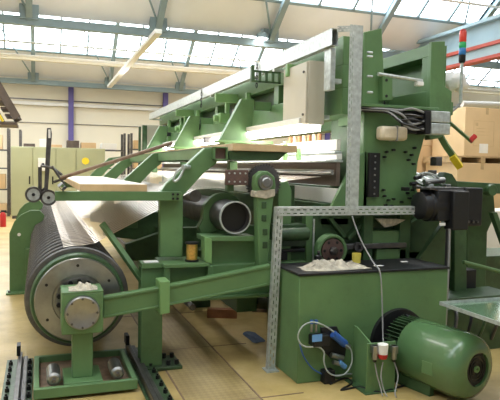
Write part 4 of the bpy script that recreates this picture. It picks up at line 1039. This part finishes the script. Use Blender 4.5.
part(t, 'lifting_eye', MB().pipe((MX-.01, 4.1, MZ+.235), (MX+.01, 4.1, MZ+.235), .025, .013, 16), 'blackmet')
tank = bpy.data.objects['oil_tank']
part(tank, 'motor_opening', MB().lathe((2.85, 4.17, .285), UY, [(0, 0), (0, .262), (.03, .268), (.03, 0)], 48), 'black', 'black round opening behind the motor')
# plug bracket
Yp = 3.86
q = R(366, 341, 396, 392, Yp)
t = thing('plug_bracket', 'green upright sheet bracket on the floor holding plugs beside the motor', 'bracket', ((q[0]+q[1])/2, Yp, 0))
part(t, 'sheet', MB().box(q[0], q[1], Yp, Yp+.012, 0, q[3]), 'green', bevel=.003)
part(t, 'gusset', MB().prismx([(Yp+.012, 0), (Yp+.30, 0), (Yp+.30, q[3]+.06), (Yp+.25, q[3]+.06), (Yp+.012, q[3]-.02)], q[0]+.05, q[0]+.062), 'green')
part(t, 'foot', MB().box(q[0]-.02, q[1]+.005, Yp-.03, Yp+.30, 0, .008), 'green_dark')
for i, (u, lab) in enumerate(((375, 'grey metal plug on the left of the green plug bracket'), (394, 'grey metal plug on the right edge of the green plug bracket'))):
    x, z = xz(u, 352, Yp-.03); s = thing('metal_plug', lab, 'plug', (x, Yp-.03, z-.05))
    part(s, 'plug_body', MB().cyl((x, Yp-.03, z-.055), (x, Yp-.03, z+.05), .024, 14).box(x-.026, x+.026, Yp-.05, Yp, z-.01, z+.05), 'steel', bevel=.003)
    part(s, 'cable_gland', MB().cyl((x, Yp-.03, z-.075), (x, Yp-.03, z-.055), .014, 12), 'blackmet')
x, z = xz(383, 350, Yp-.05); s = thing('power_connector', 'white and red round power plug between the two metal plugs', 'plug', (x, Yp-.05, z-.07))
part(s, 'socket_body', MB().lathe((x, Yp-.05, z-.03), UZ, [(0, 0), (0, .036), (.075, .04), (.08, .03), (.08, 0)], 24).box(x-.02, x+.02, Yp-.02, Yp, z-.02, z+.04), 'white')
part(s, 'red_cap', MB().lathe((x, Yp-.05, z-.065), UZ, [(0, 0), (0, .03), (.01, .034), (.035, .037), (.035, 0)], 24), 'red', 'red screw cap')
def cable(pts, r, mt, label): return single('cable', MB().tube(pts, r, 8), mt, label, 'cable')
g0 = lambda u, v: at(u, v, Z=.008)
xa, za = xz(375, 362, Yp-.03)
cable([(xa, Yp-.03, za-.01), (xa+.01, Yp-.05, za-.1), (xa+.03, Yp-.06, .08), (xa+.03, Yp-.1, .01)], .005, 'cable', 'grey cable dropping from the left metal plug to the floor')
xb_, zb2 = xz(383, 362, Yp-.05)
cable([(xb_, Yp-.05, zb2+.0), (xb_-.02, Yp-.06, zb2-.1), (xb_-.01, Yp-.08, .06), (xb_, Yp-.12, .01)], .005, 'cable', 'grey cable dropping from the red and white plug')
xb_, zb2 = xz(394, 362, Yp-.03)
cable([(xb_, Yp-.03, zb2+.0), (xb_+.02, Yp-.06, zb2-.1), (xb_-.03, Yp-.1, .03), (xb_-.05, Yp-.15, .009)], .005, 'cable', 'grey cable dropping from the right metal plug')
cable([g0(330, 384), g0(345, 378), g0(352, 383), g0(341, 390), g0(360, 387), g0(380, 392), g0(410, 384), g0(425, 388)], .008, 'blackmet', 'black cable lying loose on the floor in front of the tank')
# thin cable from the rail down over tank
cable([at(352, 216, Y=4.53), at(360, 238, Y=4.45), at(373, 262, Y=4.3), at(380, 272, Y=4.165), at(382, 300, Y=4.16), at(383, 338, Y=4.1), at(384, 344, Y=3.85)], .006, 'cable', 'thin pale cable hanging from the slotted rail down over the tank front')

# ---- black drive motor at right
YM = 4.35
x0, zc = xz(428, 208, YM); x1 = xz(484, 208, YM)[0]
t = thing('drive_motor', 'black drive motor with gearbox mounted at the right of the column', 'motor', ((x0+x1)/2, YM+.15, 1.1))
part(t, 'motor_barrel', MB().lathe((x0, YM+.16, zc+.01), UX, [(0, 0), (0, .09), (.02, .125), (.09, .13), (.10, .145), (.30, .145), (.30, 0)], 32), 'blackmet')
part(t, 'motor_block', MB().box(x0+.12, x0+.42, YM+.02, YM+.30, zc-.12, zc+.16), 'blackmet', bevel=.012)
part(t, 'gearbox', MB().box(x0+.25, x0+.42, YM-.03, YM+.1, zc-.2, zc+.15), 'black', bevel=.01)
part(t, 'end_block', MB().box(x0+.42, x1, YM+.02, YM+.30, zc-.17, zc+.18), 'blackmet', bevel=.01)
part(t, 'top_plate', MB().box(x0+.05, x1-.02, YM+.05, YM+.28, zc+.16, zc+.18), 'steel_dark')
part(t, 'mounting_arm', MB().box(x0+.2, x1-.05, YM+.3, 4.75, zc-.08, zc+.08), 'green_grime_shade')
part(t, 'nameplate', MB().box(x0+.14, x0+.2, YM+.012, YM+.02, zc-.16, zc-.135), 'paper', 'small pale plate')
for i in range(3): part(t, 'flange_bolt', MB().cyl((x0+.45+.05*i, YM+.0, zc-.13), (x0+.45+.05*i, YM+.02, zc-.13), .012, 6), 'steel_dark')
for i, u in enumerate((449, 451.5)):
    xq = xz(u, 235, 4.33)[0]
    cable([(xq, 4.36, zc-.19), (xq, 4.36, zc-.5), (xq-.01, 4.36, .3), (xq-.01, 4.4, .012)], .012, ['blackmet', 'cable'][i], ['black cable dropping from the drive motor gearbox', 'grey cable dropping beside the black one from the drive motor gearbox'][i])

# ---- metal tray at right
A = at(444.5, 303, Z=.70); 
t = thing('drip_tray', 'shallow light green tray with a bright metal rim at the right edge', 'tray', (3.3, 3.6, .68))
ty0, ty1 = 3.02, 3.76; tx0, tx1 = 2.93, 3.75
b = MB().box(tx0, tx1, ty0, ty1, .672, .68); tray_base = part(t, 'tray_base', b, 'trayglass')
b = MB().box(tx0-.006, tx1, ty0-.006, ty0, .672, .70).box(tx0-.006, tx0, ty0, ty1, .672, .70).box(tx0-.006, tx1, ty1, ty1+.006, .672, .70)
part(t, 'rim', b, 'galv', 'bright metal rim')
for yy in (3.7,): part(t, 'support_bar', MB().box(tx0+.1, tx1+.2, yy, yy+.04, .63, .672), 'green_dark')
part(t, 'support_post', MB().box(tx1-.02, tx1+.05, 3.68, 3.75, 0, .672), 'green_dark')
M['gp'] = M['green_pale']

# ---- loose things on the floor
q = xz(215, 311, 6.3)
t0 = at(207, 318, Z=0)
single('wood_block', MB().obox(Vector((t0.x, t0.y, 0)), Vector((.93, -.36, 0)), Vector((.36, .93, 0)), UZ, 0, .34, 0, .10, 0, .1), 'woodred', 'reddish wooden block lying on the floor under the loom', 'wood block', bevel=.004)
t0 = at(252, 312, Z=0)
single('wood_block', MB().obox(Vector((t0.x, t0.y, 0)), Vector((.9, -.42, 0)), Vector((.42, .9, 0)), UZ, 0, .18, 0, .06, 0, .035), 'woodstick', 'small flat dark wood piece on the floor under the loom beside the slotted leg', 'wood block')
single('floor_cloth', MB().prism([(0, 0), (.1, 0)], 0, 1), 'blue', 'x', 'x') if False else None
a = at(258, 338, Z=.004); crumple('blue_cloth', a.x-.10, a.x+.04, a.y-.15, a.y+.25, .0, .015, 'denim', 'dark blue cloth strip on the floor left of the slotted leg', 'cloth', 5, 8, 8)
